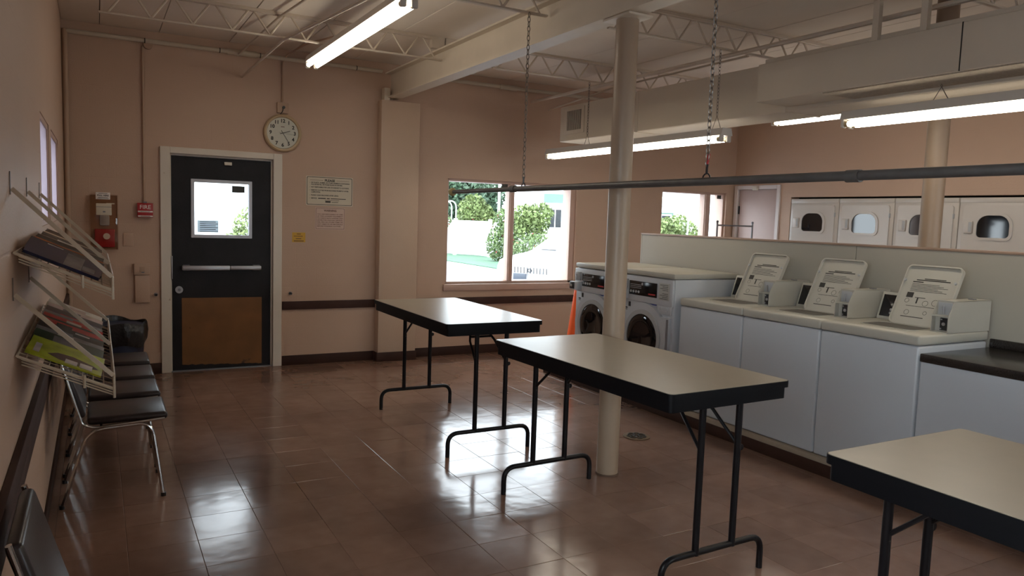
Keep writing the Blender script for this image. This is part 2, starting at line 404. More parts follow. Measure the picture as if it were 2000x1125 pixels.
# ceiling of separate boards above the joists
ceiling = struct(BX('ceiling', M_deck, None, -.2, XR+.2, YF-.2, .2, ZC+.008, ZC+.12))
xs = [.0, .295, .774, 1.383, 1.993, 2.6, 3.21, 3.82, 4.43, 5.04, 5.65, 6.26, 6.87, 7.48, XR]
ys = [0, -1.4, -3.22, -5.04, -6.86, -8.68, YF]
pd = {}
for i in range(len(xs)-1):
    for j in range(len(ys)-1):
        wx, wy = round(xs[i+1]-xs[i], 3), round(ys[j]-ys[j+1], 3)
        if (wx, wy) not in pd:
            b = NB(); box(b, -wx/2+.0025, wx/2-.0025, -wy/2+.0025, wy/2-.0025, -.008, .006, .003, 1); pd[wx,wy] = o = obj('ceiling_panel', b, M_ceil, ceiling, smooth=False)
        else: o = pd[wx,wy].copy(); C.objects.link(o)
        o.location = ((xs[i]+xs[i+1])/2, (ys[j]+ys[j+1])/2, ZC+rnd.uniform(-.002,.001))
# trims
def trim(name, m, x0, x1, y0, y1, z0, z1, bev=.004): return struct(BX(name, m, None, x0, x1, y0, y1, z0, z1, bev))
trim('baseboard_back', M_base, 1.89, 2.865, -.012, 0, 0, .10); trim('baseboard_back', M_base, 2.86, 3.31, -.143, -.131, 0, .10)
trim('baseboard_back', M_base, 3.302, 8.0, -.012, 0, 0, .10); trim('baseboard_back', M_base, 3.302, 3.314, -.131, -.012, 0, .10)
trim('baseboard_back', M_base, 2.857, 2.869, -.131, -.012, 0, .10); trim('baseboard_back', M_base, 0, .775, -.012, 0, 0, .10)
trim('baseboard_left', M_base, 0, .012, YF, -.013, 0, .085)
trim('trim_1', M_rail, 1.89, 2.869, -.022, 0, .578, .662); trim('trim_2', M_rail, 3.301, 8.0, -.022, 0, .578, .662)
t3 = trim('trim_3', M_rail, 0, .018, YF, -.02, .63, .705); b = NB(); box(b, 0, .024, YF, -.02, .712, .785, .004); obj('upper_rail', b, M_rail, t3)
# ------------------------------------------------------------------ windows
def window(name, x0, x1, z0, z1, mull, stickers, y=.07, jr=0):
    w = struct(empty(name, ((x0+x1)/2, 0, z0))); cx = (x0+x1)/2
    b = NB(); f = .028
    for (a0,a1,c0,c1) in ((x0,x1,z0,z0+f),(x0,x1,z1-f,z1),(x0,x0+f,z0,z1),(x1-f-jr,x1,z0,z1)): box(b, a0-cx, a1-cx, .03, .205, c0-z0, c1-z0, .004, 1)
    obj('window_frame', b, M_winfr, w)
    edges = [x0+f]+[e for m in mull for e in m]+[x1-f-jr]
    for (m0, m1) in mull:
        b = NB(); box(b, m0-cx, m1-cx, .02, .13, f, z1-z0-f, .006, 1); box(b, m0-cx+.012, m0-cx+.028, .01, .02, f, z1-z0-f); obj('mullion', b, M_winfr, w)
    for k in range(0, len(edges), 2): BX('pane', G_clear, w, edges[k]-cx, edges[k+1]-cx, y, y+.005, f, z1-z0-f)
    for (s0, s1, c0, c1) in stickers: BX('sticker', mat('dark_sticker', (.06,.065,.06), .6), w, s0-cx, s1-cx, y-.004, y-.001, c0-z0, c1-z0)
    BX('window_sill', M_winfr, w, x0-cx-.03, x1-cx+.03, -.022, .03, -.075, .0, .006)
    return w
window('window_1', *W1, [(4.502, 4.575)], [(4.42, 4.50, 1.93, 1.985)], jr=.045)
window('window_2', *W2, [(7.555, 7.66)], [(7.82, 7.895, 1.95, 2.0)])
for k, q in enumerate(WF_ADDED):
    w = window('window_%d' % (k+6), *q, [((q[0]+q[1])/2-.03, (q[0]+q[1])/2+.03)], []); w.location.y = YF; w.rotation_euler = (0,0,PI)  # both windows are added, out of view, for more daylight
for k, (y0, y1, z0, z1) in enumerate(WL):
    w = struct(empty('window_%d' % (k+3), (0, (y0+y1)/2, z0))); cy = (y0+y1)/2; b = NB(); f = .03
    for (a0,a1,c0,c1) in ((y0,y1,z0,z0+f),(y0,y1,z1-f,z1),(y0,y0+f,z0,z1),(y1-f,y1,z0,z1)): box(b, -.15, -.004, a0-cy, a1-cy, c0-z0, c1-z0, .002, 1)
    obj('window_frame', b, M_winfr, w); BX('pane', M_frost if k < 2 else G_clear, w, -.018, -.012, y0-cy+f, y1-cy-f, f, z1-z0-f)  # the clear third pane belongs to the added daylight window
# ------------------------------------------------------------------ back door
d = struct(empty('door_1', (1.326, 0, 0)))
b = NB()
for (x0, x1, z0, z1) in ((-.556,-.471,0,2.145),(.471,.556,0,2.145),(-.471,.471,2.085,2.145)): box(b, x0, x1, -.025, .03, z0, z1, .004, 1)
for (x0, x1, z0, z1) in ((-.471,-.458,0,2.085),(.458,.471,0,2.085),(-.458,.458,2.07,2.085)): box(b, x0, x1, .03, .17, z0, z1)
obj('door_frame', b, M_frame, d)
lf = holed_wall('door_leaf', M_doorp, 'y', .04, .085, -.456, .456, .008, 2.068, [(-.255,.245,1.325,1.83)]); del lf['kind']; lf.parent = d
b = NB(); wf = rrect(-.005, 1.578, .56, .562, .004, 2); wi = rrect(-.005, 1.578, .50, .50, .004, 2); ring_prism(b, wf, wi, .028, .041, 'y'); obj('vision_frame', b, M_alu, d)
BX('pane', G_clear, d, -.256, .246, .06, .066, 1.324, 1.831)
BX('sticker', MATS['dark_sticker'], d, .09, .21, .052, .056, 1.745, 1.81)
nt_ = BX('notice', translucent('thin_paper', (.42,.46,.48)), d, -.225, -.035, .0555, .0585, 1.35, 1.465)
print_bars([(-.205, -.06+.02*(k%2), 1.45-k*.018, .006) for k in range(6)], M_print, nt_, lambda u,v,dd: (u, .0548, v))
pb = BX('push_bar', M_alu, d, -.37, .06, -.035, .012, .985, 1.03, .006); BX('push_bar_head', M_alu, d, .065, .355, -.03, .012, .988, 1.028, .006)
BX('bar_bracket', M_dalu, d, -.36, -.30, .0, .04, .98, 1.035, .004); BX('bar_bracket', M_dalu, d, .28, .35, .0, .04, .98, 1.035, .004)
bm = NB(); rr_ = random.Random(9); poly = []
for k in range(26): poly.append((-.372+.744*k/25, .062-.030*k/25+(rr_.uniform(-.004,.006))))
poly += [(.371, .708), (-.372, .714)]; prism(bm, poly, .034, .0395, 'y'); obj('kick_plate', bm, M_kick, d)
b = NB(); cyl(b, (-.395, 0, .795), .034, .02, .04, 24, axis='y'); o = obj('lock_rosette', b, M_alu, d)
b = NB(); cyl(b, (-.395, 0, .795), .014, .012, .02, 16, axis='y'); obj('key_cylinder', b, M_dalu, o)
BX('contact_sensor', M_face, d, .015, .085, .018, .04, 2.005, 2.035, .003)
BX('edge_guard', M_alu, d, -.462, -.452, .018, .04, .90, 1.12, .002)
BX('threshold', M_dalu, d, -.471, .471, .0, .19, -.006, .006, .002)
# door on the right wall
d2 = struct(empty('door_2', (XR, -.4225, 0))); b = NB()
for (y0, y1, z0, z1) in ((-.3975,-.3425,0,2.14),(.3425,.405,0,2.14),(-.3425,.3425,2.085,2.14)): box(b, -.022, .05, y0, y1, z0, z1, .004, 1)
obj('door_frame', b, mat('pale_frame', (.66,.60,.58), .4), d2); BX('door_leaf', M_door2, d2, .02, .06, -.34, .34, .005, 2.083, .003)
BX('closer_arm', M_face, d2, -.055, -.02, -.03, .05, 2.07, 2.125, .006); BX('hinge', M_dark, d2, .005, .022, .325, .345, 1.75, 1.86)
BX('threshold', M_dalu, d2, -.01, .15, -.3425, .3425, -.006, .004)
# ------------------------------------------------------------------ overhead structure
bm = NB(); bx0, bx1 = 2.94, 3.078; bc = (bx0+bx1)/2
box(bm, bx0, bx1, YF, -.02, 2.80, 2.815); box(bm, bx0, bx1, YF, -.02, 3.055, 3.07); box(bm, bc-.006, bc+.006, YF, -.02, 2.814, 3.056)
beam = struct(obj('ceiling_beam', bm, M_steel), 'cream steel beam on the column and the wall pilaster', 'beam')
BX('bearing_plate', M_steel, beam, 2.905, 2.965, -.11, -.01, 2.774, 2.90, .003)
def joist(y, x0, x1, xb0, xb1, label, seed):
    e = empty('ceiling_joist', (0, y, 0)); struct(e, label, 'joist')
    b = NB()
    for s in (-1, 1): box(b, x0, x1, s*.008 if s > 0 else -.030, .030 if s > 0 else -.008, 3.148, 3.171); 
    obj('top_chord', b, M_joist, e)
    b = NB(); box(b, xb0, xb1, -.016, .016, 2.970, 2.984, .003, 1); obj('bottom_chord', b, M_joist, e)
    n = max(2, round((xb1-xb0-.12)/.30)); st = (xb1-xb0-.12)/n
    for k in range(n):
        a = xb0+.06+k*st
        for (p, q) in (((a, 2.982), (a+st*.42, 3.152)), ((a+st*.58, 3.152), (a+st, 2.982))):
            b = NB(); tube(b, [(p[0],0,p[1]), (q[0],0,q[1])], .0085, 6); obj('web_bar', b, M_joist, e)
    b = NB()
    box(b, x0, x0+.12, -.03, .03, 3.07 if x0 > 1 else 3.10, 3.149); box(b, x1-.12, x1, -.03, .03, 3.072, 3.149); obj('bearing_seat', b, M_joist, e)
    return e
names = ['nearest the door wall', 'second from the door wall', 'third from the door wall', 'fourth from the door wall', 'nearest the entrance end']
for k, y in enumerate(ys[1:6]):
    joist(y, .0, 3.0, .28, 2.985, 'open web roof joist between the magazine rack wall and the beam, '+names[k], k)
    joist(y, 3.015, XR, 3.50, XR-.25, 'open web roof joist from the beam to the dryer wall, '+names[k], k+9)
# bridging rods
def rod(name, pts, r, m, label, cat, n=8, group=None):
    b = NB(); tube(b, pts, r, n); o = obj(name, b, m); tag(o, label, cat, group); return o
rod('bridging_rod', [(1.50,-.005,2.86), (1.595,-1.4,2.962), (1.83,-3.22,2.962), (1.9,-5.0,2.962)], .011, M_joist, 'thin rod fixed low to the wall, tied under the joists by the long lamp', 'rod')['kind'] = 'structure'
rod('bridging_rod', [(1.46,-.005,3.06), (1.56,-1.4,3.135), (1.72,-3.22,3.135)], .010, M_joist, 'thin rod tied between the upper joist chords by the long lamp', 'rod')['kind'] = 'structure'
rod('bridging_rod', [(4.98,-.005,2.88), (4.93,-1.4,2.96), (4.90,-3.22,2.96)], .010, M_joist, 'thin rod fixed to the window wall above the air duct', 'rod')['kind'] = 'structure'
# columns
def column(x, y, top, label, cap=True, pm=None):
    e = empty('support_column', (x, y, 0)); struct(e, label, 'column')
    b = NB(); cyl(b, (0,0,0), .068, 0, top, 40); obj('shaft', b, pm or M_col, e)
    if cap: BX('cap_plate', M_steel, e, -.09, .09, -.13, .13, top, 2.799, .003)
    b = NB(); cyl(b, (0,0,0), .072, 0, .012, 40); obj('base_ring', b, mat('grime', (.16,.10,.07), .8), e)
column(3.043, -4.06, 2.785, 'round cream steel column standing between the folding tables and the beam')
column(5.215, -4.67, 3.17, 'round tan column rising behind the cream partition in front of the dryers', False, mat('tan_column_paint', (.27,.19,.13), .45, var=.06))
# ------------------------------------------------------------------ pipes on the walls
pp = empty('ceiling_pipe', (0,-.035,3.077)); tag(pp, 'long cream pipe running under the ceiling along the door wall', 'pipe')
def hpipe(x0, x1): b = NB(); tube(b, [(x0,0,0),(x1,0,0)], .021, 14); return obj('pipe_run', b, M_pvc, pp)
hpipe(.03, 2.90); hpipe(3.12, 7.9)
for x in (.65, 1.29, 1.66, 2.62): b = NB(); tube(b, [(x,0,-.0),(x+.008,0,0)], .0235, 14); obj('joint_ring', b, M_slat, pp)
for (x0,x1) in ((1.36,1.63),(4.3,4.52),(6.1,6.3)): b = NB(); tube(b, [(x0,0,0),(x1,0,0)], .029, 14); obj('coupling', b, M_pvc, pp)
rod('corner_pipe', [(.028,-.04,.09),(.028,-.04,3.09)], .021, M_wallpipe, 'wall-coloured vertical pipe in the corner beside the narrow windows', 'pipe', 14)
cj = empty('fire_conduit', (.636,-.014,1.61)); tag(cj, 'thin wall-coloured conduit running down to the red fire sign', 'conduit')
b = NB(); tube(b, [(0,0,.0),(0,0,1.42)], .010, 10); obj('conduit_run', b, M_wallpipe, cj)
b = NB(); cyl(b, (.045,0,1.435), .038, -.02, .013, 20, axis='y'); obj('junction_box', b, M_wallpipe, cj)
ck = empty('clock_conduit', (1.883,-.012,2.62)); tag(ck, 'thin conduit bending from the ceiling to the outlet above the clock', 'conduit')
b = NB(); tube(b, arc_path([(0,0,.045),(0,0,.43),(.03,-.05,.49),(.10,-.5,.52),(.3,-1.2,.52)], .04, 4), .009, 10); obj('conduit_run', b, M_wallpipe, ck)
rod('ceiling_conduit', [(4.72,-.05,2.945),(4.72,-9.5,2.945)], .018, M_joist, 'pale conduit running under the joists above the air duct', 'conduit')
rod('ceiling_conduit', [(5.35,-.05,2.93),(5.35,-9.5,2.93)], .03, M_joist, 'thick pale pipe running under the joists on the far side of the air duct', 'pipe')
# ------------------------------------------------------------------ air ducts
du = empty('air_duct', (4.91,-.69,2.435)); tag(du, 'long cream box duct with a vent grille in its end', 'duct')
b = NB(); box(b, -.19, .19, -8.6, 0, 0, .375, .006, 1); obj('duct_body', b, M_duct, du)
for y in (-1.35, -3.1): b = NB(); box(b, -.194, .194, y-.012, y+.012, -.004, .379); obj('seam_flange', b, M_duct, du)
gr = BX('grille_plate', M_duct, du, -.198, -.188, -.47, -.09, .07, .345, .003)
BX('grille_opening', M_slat, gr, -.1995, -.1965, -.415, -.145, .11, .315)
for k in range(13):
    y = -.405+k*.0205; b = NB(); box(b, -.203, -.199, y, y+.007, .11, .315); obj('grille_slat', b, M_duct, gr)
du2 = empty('air_duct', (4.55,-3.83,2.466)); tag(du2, 'wider cream duct section with rough speckled underside hung over the washers', 'duct')
b = NB(); box(b, -.165, .165, -4.9, 0, 0, .262, .004, 1); obj('duct_body', b, M_duct, du2)
BX('lining_underside', M_pop, du2, -.15, .165, -4.85, -.55, -.008, .001)
BX('panel_seam', M_slat, du2, -.168, -.162, -1.452, -1.446, .0, .262)
BX('top_flange', M_duct, du2, -.12, .165, -4.9, -.02, .262, .30, .002)
for y in (-.90, -1.21): BX('hanger_strap', M_duct, du2, -.15, -.115, y-.02, y+.02, .262, .505)
# ------------------------------------------------------------------ fluorescent lamps
def chain(bm, p0, p1, pitch=.026, r=.0028, rad=.0085):
    P0, P1 = Vector(p0), Vector(p1); n = max(1, int((P1-P0).length/pitch)); d = (P1-P0)/n
    q = d.normalized().to_track_quat('Z', 'Y')
    for i in range(n):
        c = P0+d*(i+.5); a0 = (i % 2)*PI/2; pts = []
        for k in range(8):
            t = 2*PI*k/8; u, z = rad*math.cos(t), (d.length*.62)*math.sin(t)
            pts.append(c+q@Vector((u*math.cos(a0), u*math.sin(a0), z)))
        tube(bm, pts, r, 4, True)
def lamp(x, z, y0, y1, label, hang=None):
    e = empty('fluorescent_lamp', (x, (y0+y1)/2, z)); tag(e, label, 'lamp', 'twin-tube ceiling lamps'); L = (y0-y1)/2
    b = NB(); prism(b, [(-.062,.028),(.062,.028),(.045,.085),(-.045,.085)], -L, L, 'y'); obj('housing', b, M_fix, e)
    for s in (-1, 1):
        b = NB(); tube(b, [(s*.038,-L+.055,0),(s*.038,L-.055,0)], .019, 16); t = obj('tube', b, M_tube, e)
        for k in (-1, 1):
            b = NB(); tube(b, [(s*.038,k*(L-.055),0),(s*.038,k*(L-.03),0)], .0192, 16); obj('tube_end', b, M_tubeend, t)
            b = NB(); box(b, s*.038-.02, s*.038+.02, k*(L-.018)-.012, k*(L-.018)+.012, -.024, .03, .006, 1); obj('lamp_holder', b, M_fix, e)
    if hang:
        for (y, zt) in hang:
            b = NB(); yy = y-(y0+y1)/2; ap = min(.19, zt-z-.012)
            for k in (-1, 1): tube(b, [(0, yy+k*.05, .082), (0, yy, ap)], .0025, 5)
            obj('hanger_wire', b, M_chain, e); b = NB(); chain(b, (0,yy,ap), (0,yy,zt-z)); obj('hanger_chain', b, M_chain, e)
    return e
lamp(1.96, 2.885, -.84, -3.28, 'lit twin-tube lamp fixed under the joists in front of the door')
lamp(4.60, 2.262, -.68, -3.34, 'lit twin-tube lamp on chains under the long duct with the grille', [(-1.4, 2.968), (-3.22, 2.968)])
lamp(4.62, 2.275, -4.40, -7.0, 'lit twin-tube lamp hanging below the rough duct over the washers', [(-5.04, 2.452), (-6.6, 2.452)])
lamp(6.6, 2.68, -1.98, -4.6, 'lit twin-tube lamp on the dryer side of the ducts', [(-2.2, 2.93), (-4.4, 2.93)])
lamp(6.2, 2.60, -5.6, -8.2, 'added out-of-view twin-tube fill lamp on the dryer side, farther from the door wall', [(-6.86, 2.968), (-8.0, 2.968)])  # lamp out of view, added to brighten the room
# ------------------------------------------------------------------ hanging garment rail
gr_ = empty('garment_rail', (2.82,-2.09,1.788)); tag(gr_, 'long grey pipe rail hung from chains above the folding tables', 'rail')
b = NB(); tube(b, [(0,0,-.004),(0,-1.0,0)], .0165, 16); obj('pipe_section', b, M_galv, gr_)
b = NB(); tube(b, [(0,-1.0,.0),(0,-7.2,.008)], .0195, 16); obj('pipe_section', b, M_galv, gr_)
for y in (-1.03, -3.76): b = NB(); tube(b, [(0,y-.03,.002),(0,y+.03,.002)], .0245, 16); obj('pipe_coupling', b, M_galv, gr_)
b = NB(); bmesh.ops.create_uvsphere(b, u_segments=20, v_segments=12, radius=.034); obj('end_cap', b, M_rub, gr_, loc=(0,.01,-.004))
for (y, zz, lb) in ((-3.26, 1.80, 'steel chain holding the grey rail near its capped end'), (-5.04, 1.803, 'steel chain with a red tie holding the middle of the grey rail')):
    e = empty('rail_chain', (2.82, y, zz)); tag(e, lb, 'chain')
    b = NB(); chain(b, (0,0,.06), (0,0,2.968-zz), .030, .0032, .010); obj('links', b, M_chain, e)
    b = NB(); tube(b, [(.0,.026*math.cos(t),.0+.026*math.sin(t)) for t in [q*2*PI/12 for q in range(12)]], .004, 6, True); tube(b, [(0,0,.024),(0,0,.07)], .006, 6); obj('rail_clamp', b, M_dark, e)
    if y < -4: b = NB(); tube(b, [(0,0,.07),(.004,-.004,.12)], .007, 8); obj('red_tie', b, M_red, e)
# ------------------------------------------------------------------ folding tables
def folding_table():
    e = empty('folding_table'); W, L, H = .722, 1.455, .895
    b = NB(); prism(b, rrect(0, 0, W-.008, L-.008, .022, 5), H-.006, H, 'z'); obj('tabletop', b, M_top, e, ang=25)
    b = NB(); prism(b, rrect(0, 0, W, L, .026, 5), H-.030, H-.0015, 'z'); obj('edge_band', b, M_black, e)
    b = NB(); ring_prism(b, rrect(0, 0, W-.024, L-.024, .02, 5), rrect(0, 0, W-.06, L-.06, .01, 5), H-.082, H-.029, 'z'); obj('apron', b, M_black, e)
    for s in (-1, 1):
        y = s*(L/2-.065)
        for k in (-1, 1):
            b = NB(); tube(b, [(k*.112, y, .145), (k*.112, y, H-.03)], .0155, 12); lg = obj('leg', b, M_leg, e)
            b = NB(); tube(b, [(k*.112, y-s*.012, .62), (k*.095, y-s*.14, .74), (k*.035, y-s*.26, H-.035)], .008, 8); obj('brace', b, M_leg, e)
        b = NB(); cyl(b, (.112+.016, y, .60), .014, -.01, .01, 12, axis='y'); obj('lock_collar', b, M_leg, e)
        b = NB(); tube(b, [(-.085, y-s*.165, .765), (.085, y-s*.165, .765)], .008, 8); obj('cross_link', b, M_leg, e)
        b = NB(); tube(b, arc_path([(-.305, y, .0), (-.305, y, .155), (.305, y, .155), (.305, y, .0)], .075, 8), .0145, 12); obj('foot', b, M_leg, e)
        b = NB(); box(b, -.16, .16, y-.02, y+.02, H-.05, H-.03); obj('hinge_plate', b, M_leg, e)
    return e
tp = folding_table(); spots = [(2.555,-2.71,0,'folding table standing farthest from the chairs, its top shining with window light'),
    (2.60,-4.765,.034,'middle folding table with scuffed black legs standing beside the cream column'),
    (2.56,-7.01,0,'folding table beside the dark counter, its far legs half out of sight')]
for k, (x, y, r, lb) in enumerate(spots):
    t = tp if k == 0 else copy_tree(tp)
    t.location = (x, y, 0); t.rotation_euler = (0,0,r); tag(t, 'cream-topped black '+lb, 'table', 'laminate folding tables')
# ------------------------------------------------------------------ waiting chairs
def chair():
    e = empty('waiting_chair')
    for s in (-1, 1):
        y = s*.208
        b = NB(); tube(b, arc_path([(.060,y,.815),(.165,y,.435),(.22,y,.415),(.555,y,.436)], .07, 6), .0105, 10, sx=.7); obj('side_rail', b, M_chrome, e)
        b = NB(); tube(b, arc_path([(.545,y,.0),(.49,y,.42),(.19,y,.402),(.065,y,.0)], .075, 7), .0105, 10); f = obj('leg_loop', b, M_chrome, e)
        for x in (.545, .065): b = NB(); cyl(b, (x, y, 0), .0135, 0, .02, 12); obj('foot_cap', b, M_dark, f)
    b = NB(); box(b, .185, .572, -.198, .198, .425, .468, .018, 3); o = obj('seat', b, M_vinyl, e)
    bm = NB(); A = Matrix.Translation((.165,0,.47)) @ Matrix.Rotation(math.radians(-16.5), 4, 'Y')
    box(bm, -.018, .020, -.2, .2, .0, .355, .016, 3, A); obj('backrest', bm, M_vinyl, e)
    b = NB(); tube(b, [(.40,-.205,.418),(.40,.205,.418)], .008, 8); tube(b, [(.25,-.205,.416),(.25,.205,.416)], .008, 8); obj('cross_bar', b, M_chrome, e)
    return e
cp = chair()
cy = [(-3.165,'first chair in the row under the magazine racks, next to bare wall'),(-2.64,'second chair in the row, between its neighbours under the racks'),
      (-2.15,'third chair in the row along the rack wall'),(-1.62,'last chair in the row, beside the navy trash bin'),(-5.63,'single chair standing apart from the row beside the wall rail')]
for k, (y, lb) in enumerate(cy):
    t = cp if k == 0 else copy_tree(cp)
    t.location = (.0, y, 0); tag(t, 'dark vinyl '+lb, 'chair', 'waiting chairs along the rack wall')
# ------------------------------------------------------------------ magazine racks
RY0, RY1 = -4.87, -3.43
def rack(zb, zf, zs, label):
    e = empty('magazine_rack', (0, RY0, zf)); tag(e, label, 'rack'); L = RY1-RY0; X = .29; zr = zb-zf
    def S(x): return zr*(1-x/X)
    b = NB(); tube(b, [(.008,0,S(.008)+.0),(X,0,.0),(X,L,.0),(.008,L,S(.008))], .0042, 8, True); obj('tray_rim', b, M_wire, e)
    b = NB()
    for k in range(17):
        y = L*k/16; tube(b, [(.008,y,S(.008)-.004),(X,y,-.004)], .0018, 5)
    for k in range(1, 9): x = X*k/9; tube(b, [(x,0,S(x)-.002),(x,L,S(x)-.002)], .0022, 5)
    obj('tray_wires', b, M_wire, e)
    b = NB(); box(b, X-.003, X+.004, -.004, L+.004, -.012, .046, .002, 1); obj('front_lip', b, M_wire, e)
    b = NB()
    for k in range(3): x0, x1 = .02, X; tube(b, [(x0,-.003,S(x0)-.005-.009*k),(x1,-.003,-.005-.009*k)], .0022, 5)
    for x in (.20, X): tube(b, [(x,-.004,S(x)-.032),(x,-.004,S(x)+.012)], .0045, 8)
    obj('end_wires', b, M_wire, e)
    for y in (0, .67, L):
        bm = NB(); p, q = Vector((.006,y,zs-zf)), Vector((X-.002,y,.046)); u = (q-p).normalized(); n = Vector((-u.z,0,u.x)); v = Vector((0,1,0))
        vs = [bm.verts.new(c+n*a*.007+v*bb*.0025) for c in (p, q) for (a, bb) in ((-1,-1),(1,-1),(1,1),(-1,1))]
        for f in ((3,2,1,0),(4,5,6,7),(0,1,5,4),(1,2,6,5),(2,3,7,6),(3,0,4,7)): bm.faces.new([vs[i] for i in f])
        bmesh.ops.recalc_face_normals(bm, faces=bm.faces[:]); st = obj('strap', bm, M_wire, e, smooth=False)
        b = NB(); box(b, .001, .004, y-.006, y+.006, zs-zf-.02, zs-zf+.055); obj('wall_hook', b, M_chain, st)
    return e
rack(1.42, 1.29, 1.625, 'upper white wire magazine rack on the wall below the narrow windows')
rack(1.08, .945, 1.28, 'lower white wire magazine rack on the wall above the chairs')
PAL = {'black':(.012,.012,.014),'charcoal':(.045,.042,.042),'rust orange':(.32,.085,.022),'navy':(.015,.02,.06),'red':(.36,.022,.02),'cream':(.48,.40,.31),
       'grey':(.16,.15,.15),'white':(.58,.53,.48),'brown':(.075,.035,.022),'lime green':(.36,.40,.025),'pale pink':(.50,.38,.34),'dark green':(.02,.045,.025)}
M_page = mat('page_edges', (.50,.45,.38), .7, var=.15, vscale=60)
for k_, v_ in PAL.items(): mat('cover_'+k_.replace(' ', '_'), v_, .25, var=.35, vscale=14)
def magazine(y, zb, zf, tilt, col, where, th, seed, dx=0, second=None):
    r = random.Random(seed); slope = math.atan2(zb-zf, .29)
    me = NB(); Lx, Ly = r.uniform(.240,.255), r.uniform(.185,.205)
    box(me, -Lx/2, Lx/2, 0, Ly, 0, th, 0)
    o = obj('magazine', me, [M_page], smooth=False)
    cc = MATS['cover_'+col.replace(' ', '_')]
    b = NB(); box(b, -Lx/2-.001, Lx/2+.001, -.001, Ly+.001, th, th+.0008); box(b, -Lx/2-.001, Lx/2+.001, -.001, Ly+.001, -.0008, 0); box(b, -Lx/2-.001, Lx/2+.001, -.0018, -.001, -.0008, th+.0008)
    cv = obj('cover', b, cc, o, smooth=False)
    if second:
        c2 = MATS['cover_'+second.replace(' ', '_')]; b = NB(); u = r.uniform(-.3,.1)*Lx
        box(b, u, u+Lx*r.uniform(.2,.35), .0, Ly*.9, th+.0008, th+.0012); obj('cover_print', b, c2, cv, smooth=False)
        b = NB(); box(b, Lx*.25, Lx*.42, .02, Ly*.4, th+.0008, th+.0012); obj('cover_print', b, c2, cv, smooth=False)
    M = Matrix.Translation((.148+dx, y, (zb+zf)/2+.007-dx*math.tan(slope))) @ Matrix.Rotation(slope, 4, 'Y') @ Matrix.Rotation(r.uniform(-.015,.015), 4, 'Z') @ Matrix.Rotation(tilt, 4, 'X')
    o.matrix_world = M
    return o
up = [('navy','grey'),('black','white'),('rust orange','brown'),('brown','cream'),('charcoal','black'),('black',None),('cream','charcoal'),('charcoal','white'),('grey',None),('black','grey'),('cream','brown'),('brown',None),('charcoal','cream'),('black','brown'),('grey','black')]
for k, (c1, c2) in enumerate(up):
    o = magazine(-4.80+k*.082-(.018 if k == 5 else .016 if k == 4 else .006 if k == 3 else 0), 1.42, 1.29, .165, c1, 'upper', .0085+.0008*(k % 3)-(.003 if k == 4 else 0), k+1, dx=-.012, second=c2)
    tag(o, '%s magazine%s slumped in the upper wire rack' % (c1, ' with %s cover print' % c2 if c2 else ' with plain cover'), 'magazine', 'magazines in the upper rack')
low = [('lime green',None),('dark green','grey'),('grey','white'),('black','grey'),('charcoal','white'),('red','black'),('black',None),('red','cream'),('grey','red'),('navy','red'),('charcoal',None),('pale pink','grey'),('cream','charcoal'),('white','pale pink')]
for k, (c1, c2) in enumerate(low):
    o = magazine(-4.78+(k*.082 if k else -.02)+(.06 if k else 0)-(.02 if k == 4 else 0), 1.08, .945, .150 if k else .13, c1, 'lower', .005+.002*(k % 3), k+40, dx=-.012, second=c2)
    tag(o, '%s magazine%s leaning in the lower wire rack' % (c1, ' with %s cover print' % c2 if c2 else (' with brown picture and white text boxes' if k == 0 else ' with plain cover')), 'magazine', 'magazines in the lower rack')
    if k == 0:
        cv = o.children[0]; b = NB(); z = .0063
        prism(b, [(-.06,.05),(-.03,.09),(.02,.10),(.09,.075),(.11,.05),(.06,.02),(-.02,.025)], z-.0006, z, 'z'); obj('cover_print', b, MATS['cover_brown'], cv, smooth=False)
        for (a0,a1,c0,c1) in ((.0,.04,.012,.055),(.048,.09,.012,.06),(-.105,-.085,.03,.13)): b = NB(); box(b, a0, a1, c0, c1, z, z+.0004); obj('cover_print', b, MATS['cover_white'], cv, smooth=False)
# ------------------------------------------------------------------ trash bin
e = empty('trash_bin', (.39,-.80,0)); tag(e, 'navy plastic trash bin with a black bag folded over its rim', 'bin')
b = NB(); cyl(b, (0,0,0), .165, 0, .60, 32, r2=.205); obj('bin_body', b, M_bin, e)
bm = NB(); r = random.Random(4); rings = []; n = 48
ph = [r.uniform(0, 6.28) for _ in range(6)]
for (rad, z, amp) in ((.203,.43,.012),(.215,.46,.010),(.222,.54,.008),(.214,.605,.006),(.204,.62,.008),(.196,.60,.008),(.18,.45,.004),(.16,.2,.0)):
    rg = []
    for i in range(n):
        a = 2*PI*i/n; f = math.sin(5*a+ph[0]+z*9)*.6+math.sin(9*a+ph[1])*.5+math.sin(14*a+ph[2]+z*20)*.4
        rg.append(bm.verts.new(((rad+amp*f)*math.cos(a), (rad+amp*f)*math.sin(a), z+amp*1.3*math.sin(4*a+ph[3])+(.03*max(0,math.cos(a-2.6)) if .6 < z else 0))))
    rings.append(rg)
for A, B in zip(rings, rings[1:]):
    for i in range(n): bm.faces.new((A[i], A[(i+1)%n], B[(i+1)%n], B[i]))
bm.faces.new(rings[-1]); obj('bag_liner', bm, M_bag, e, ang=60)
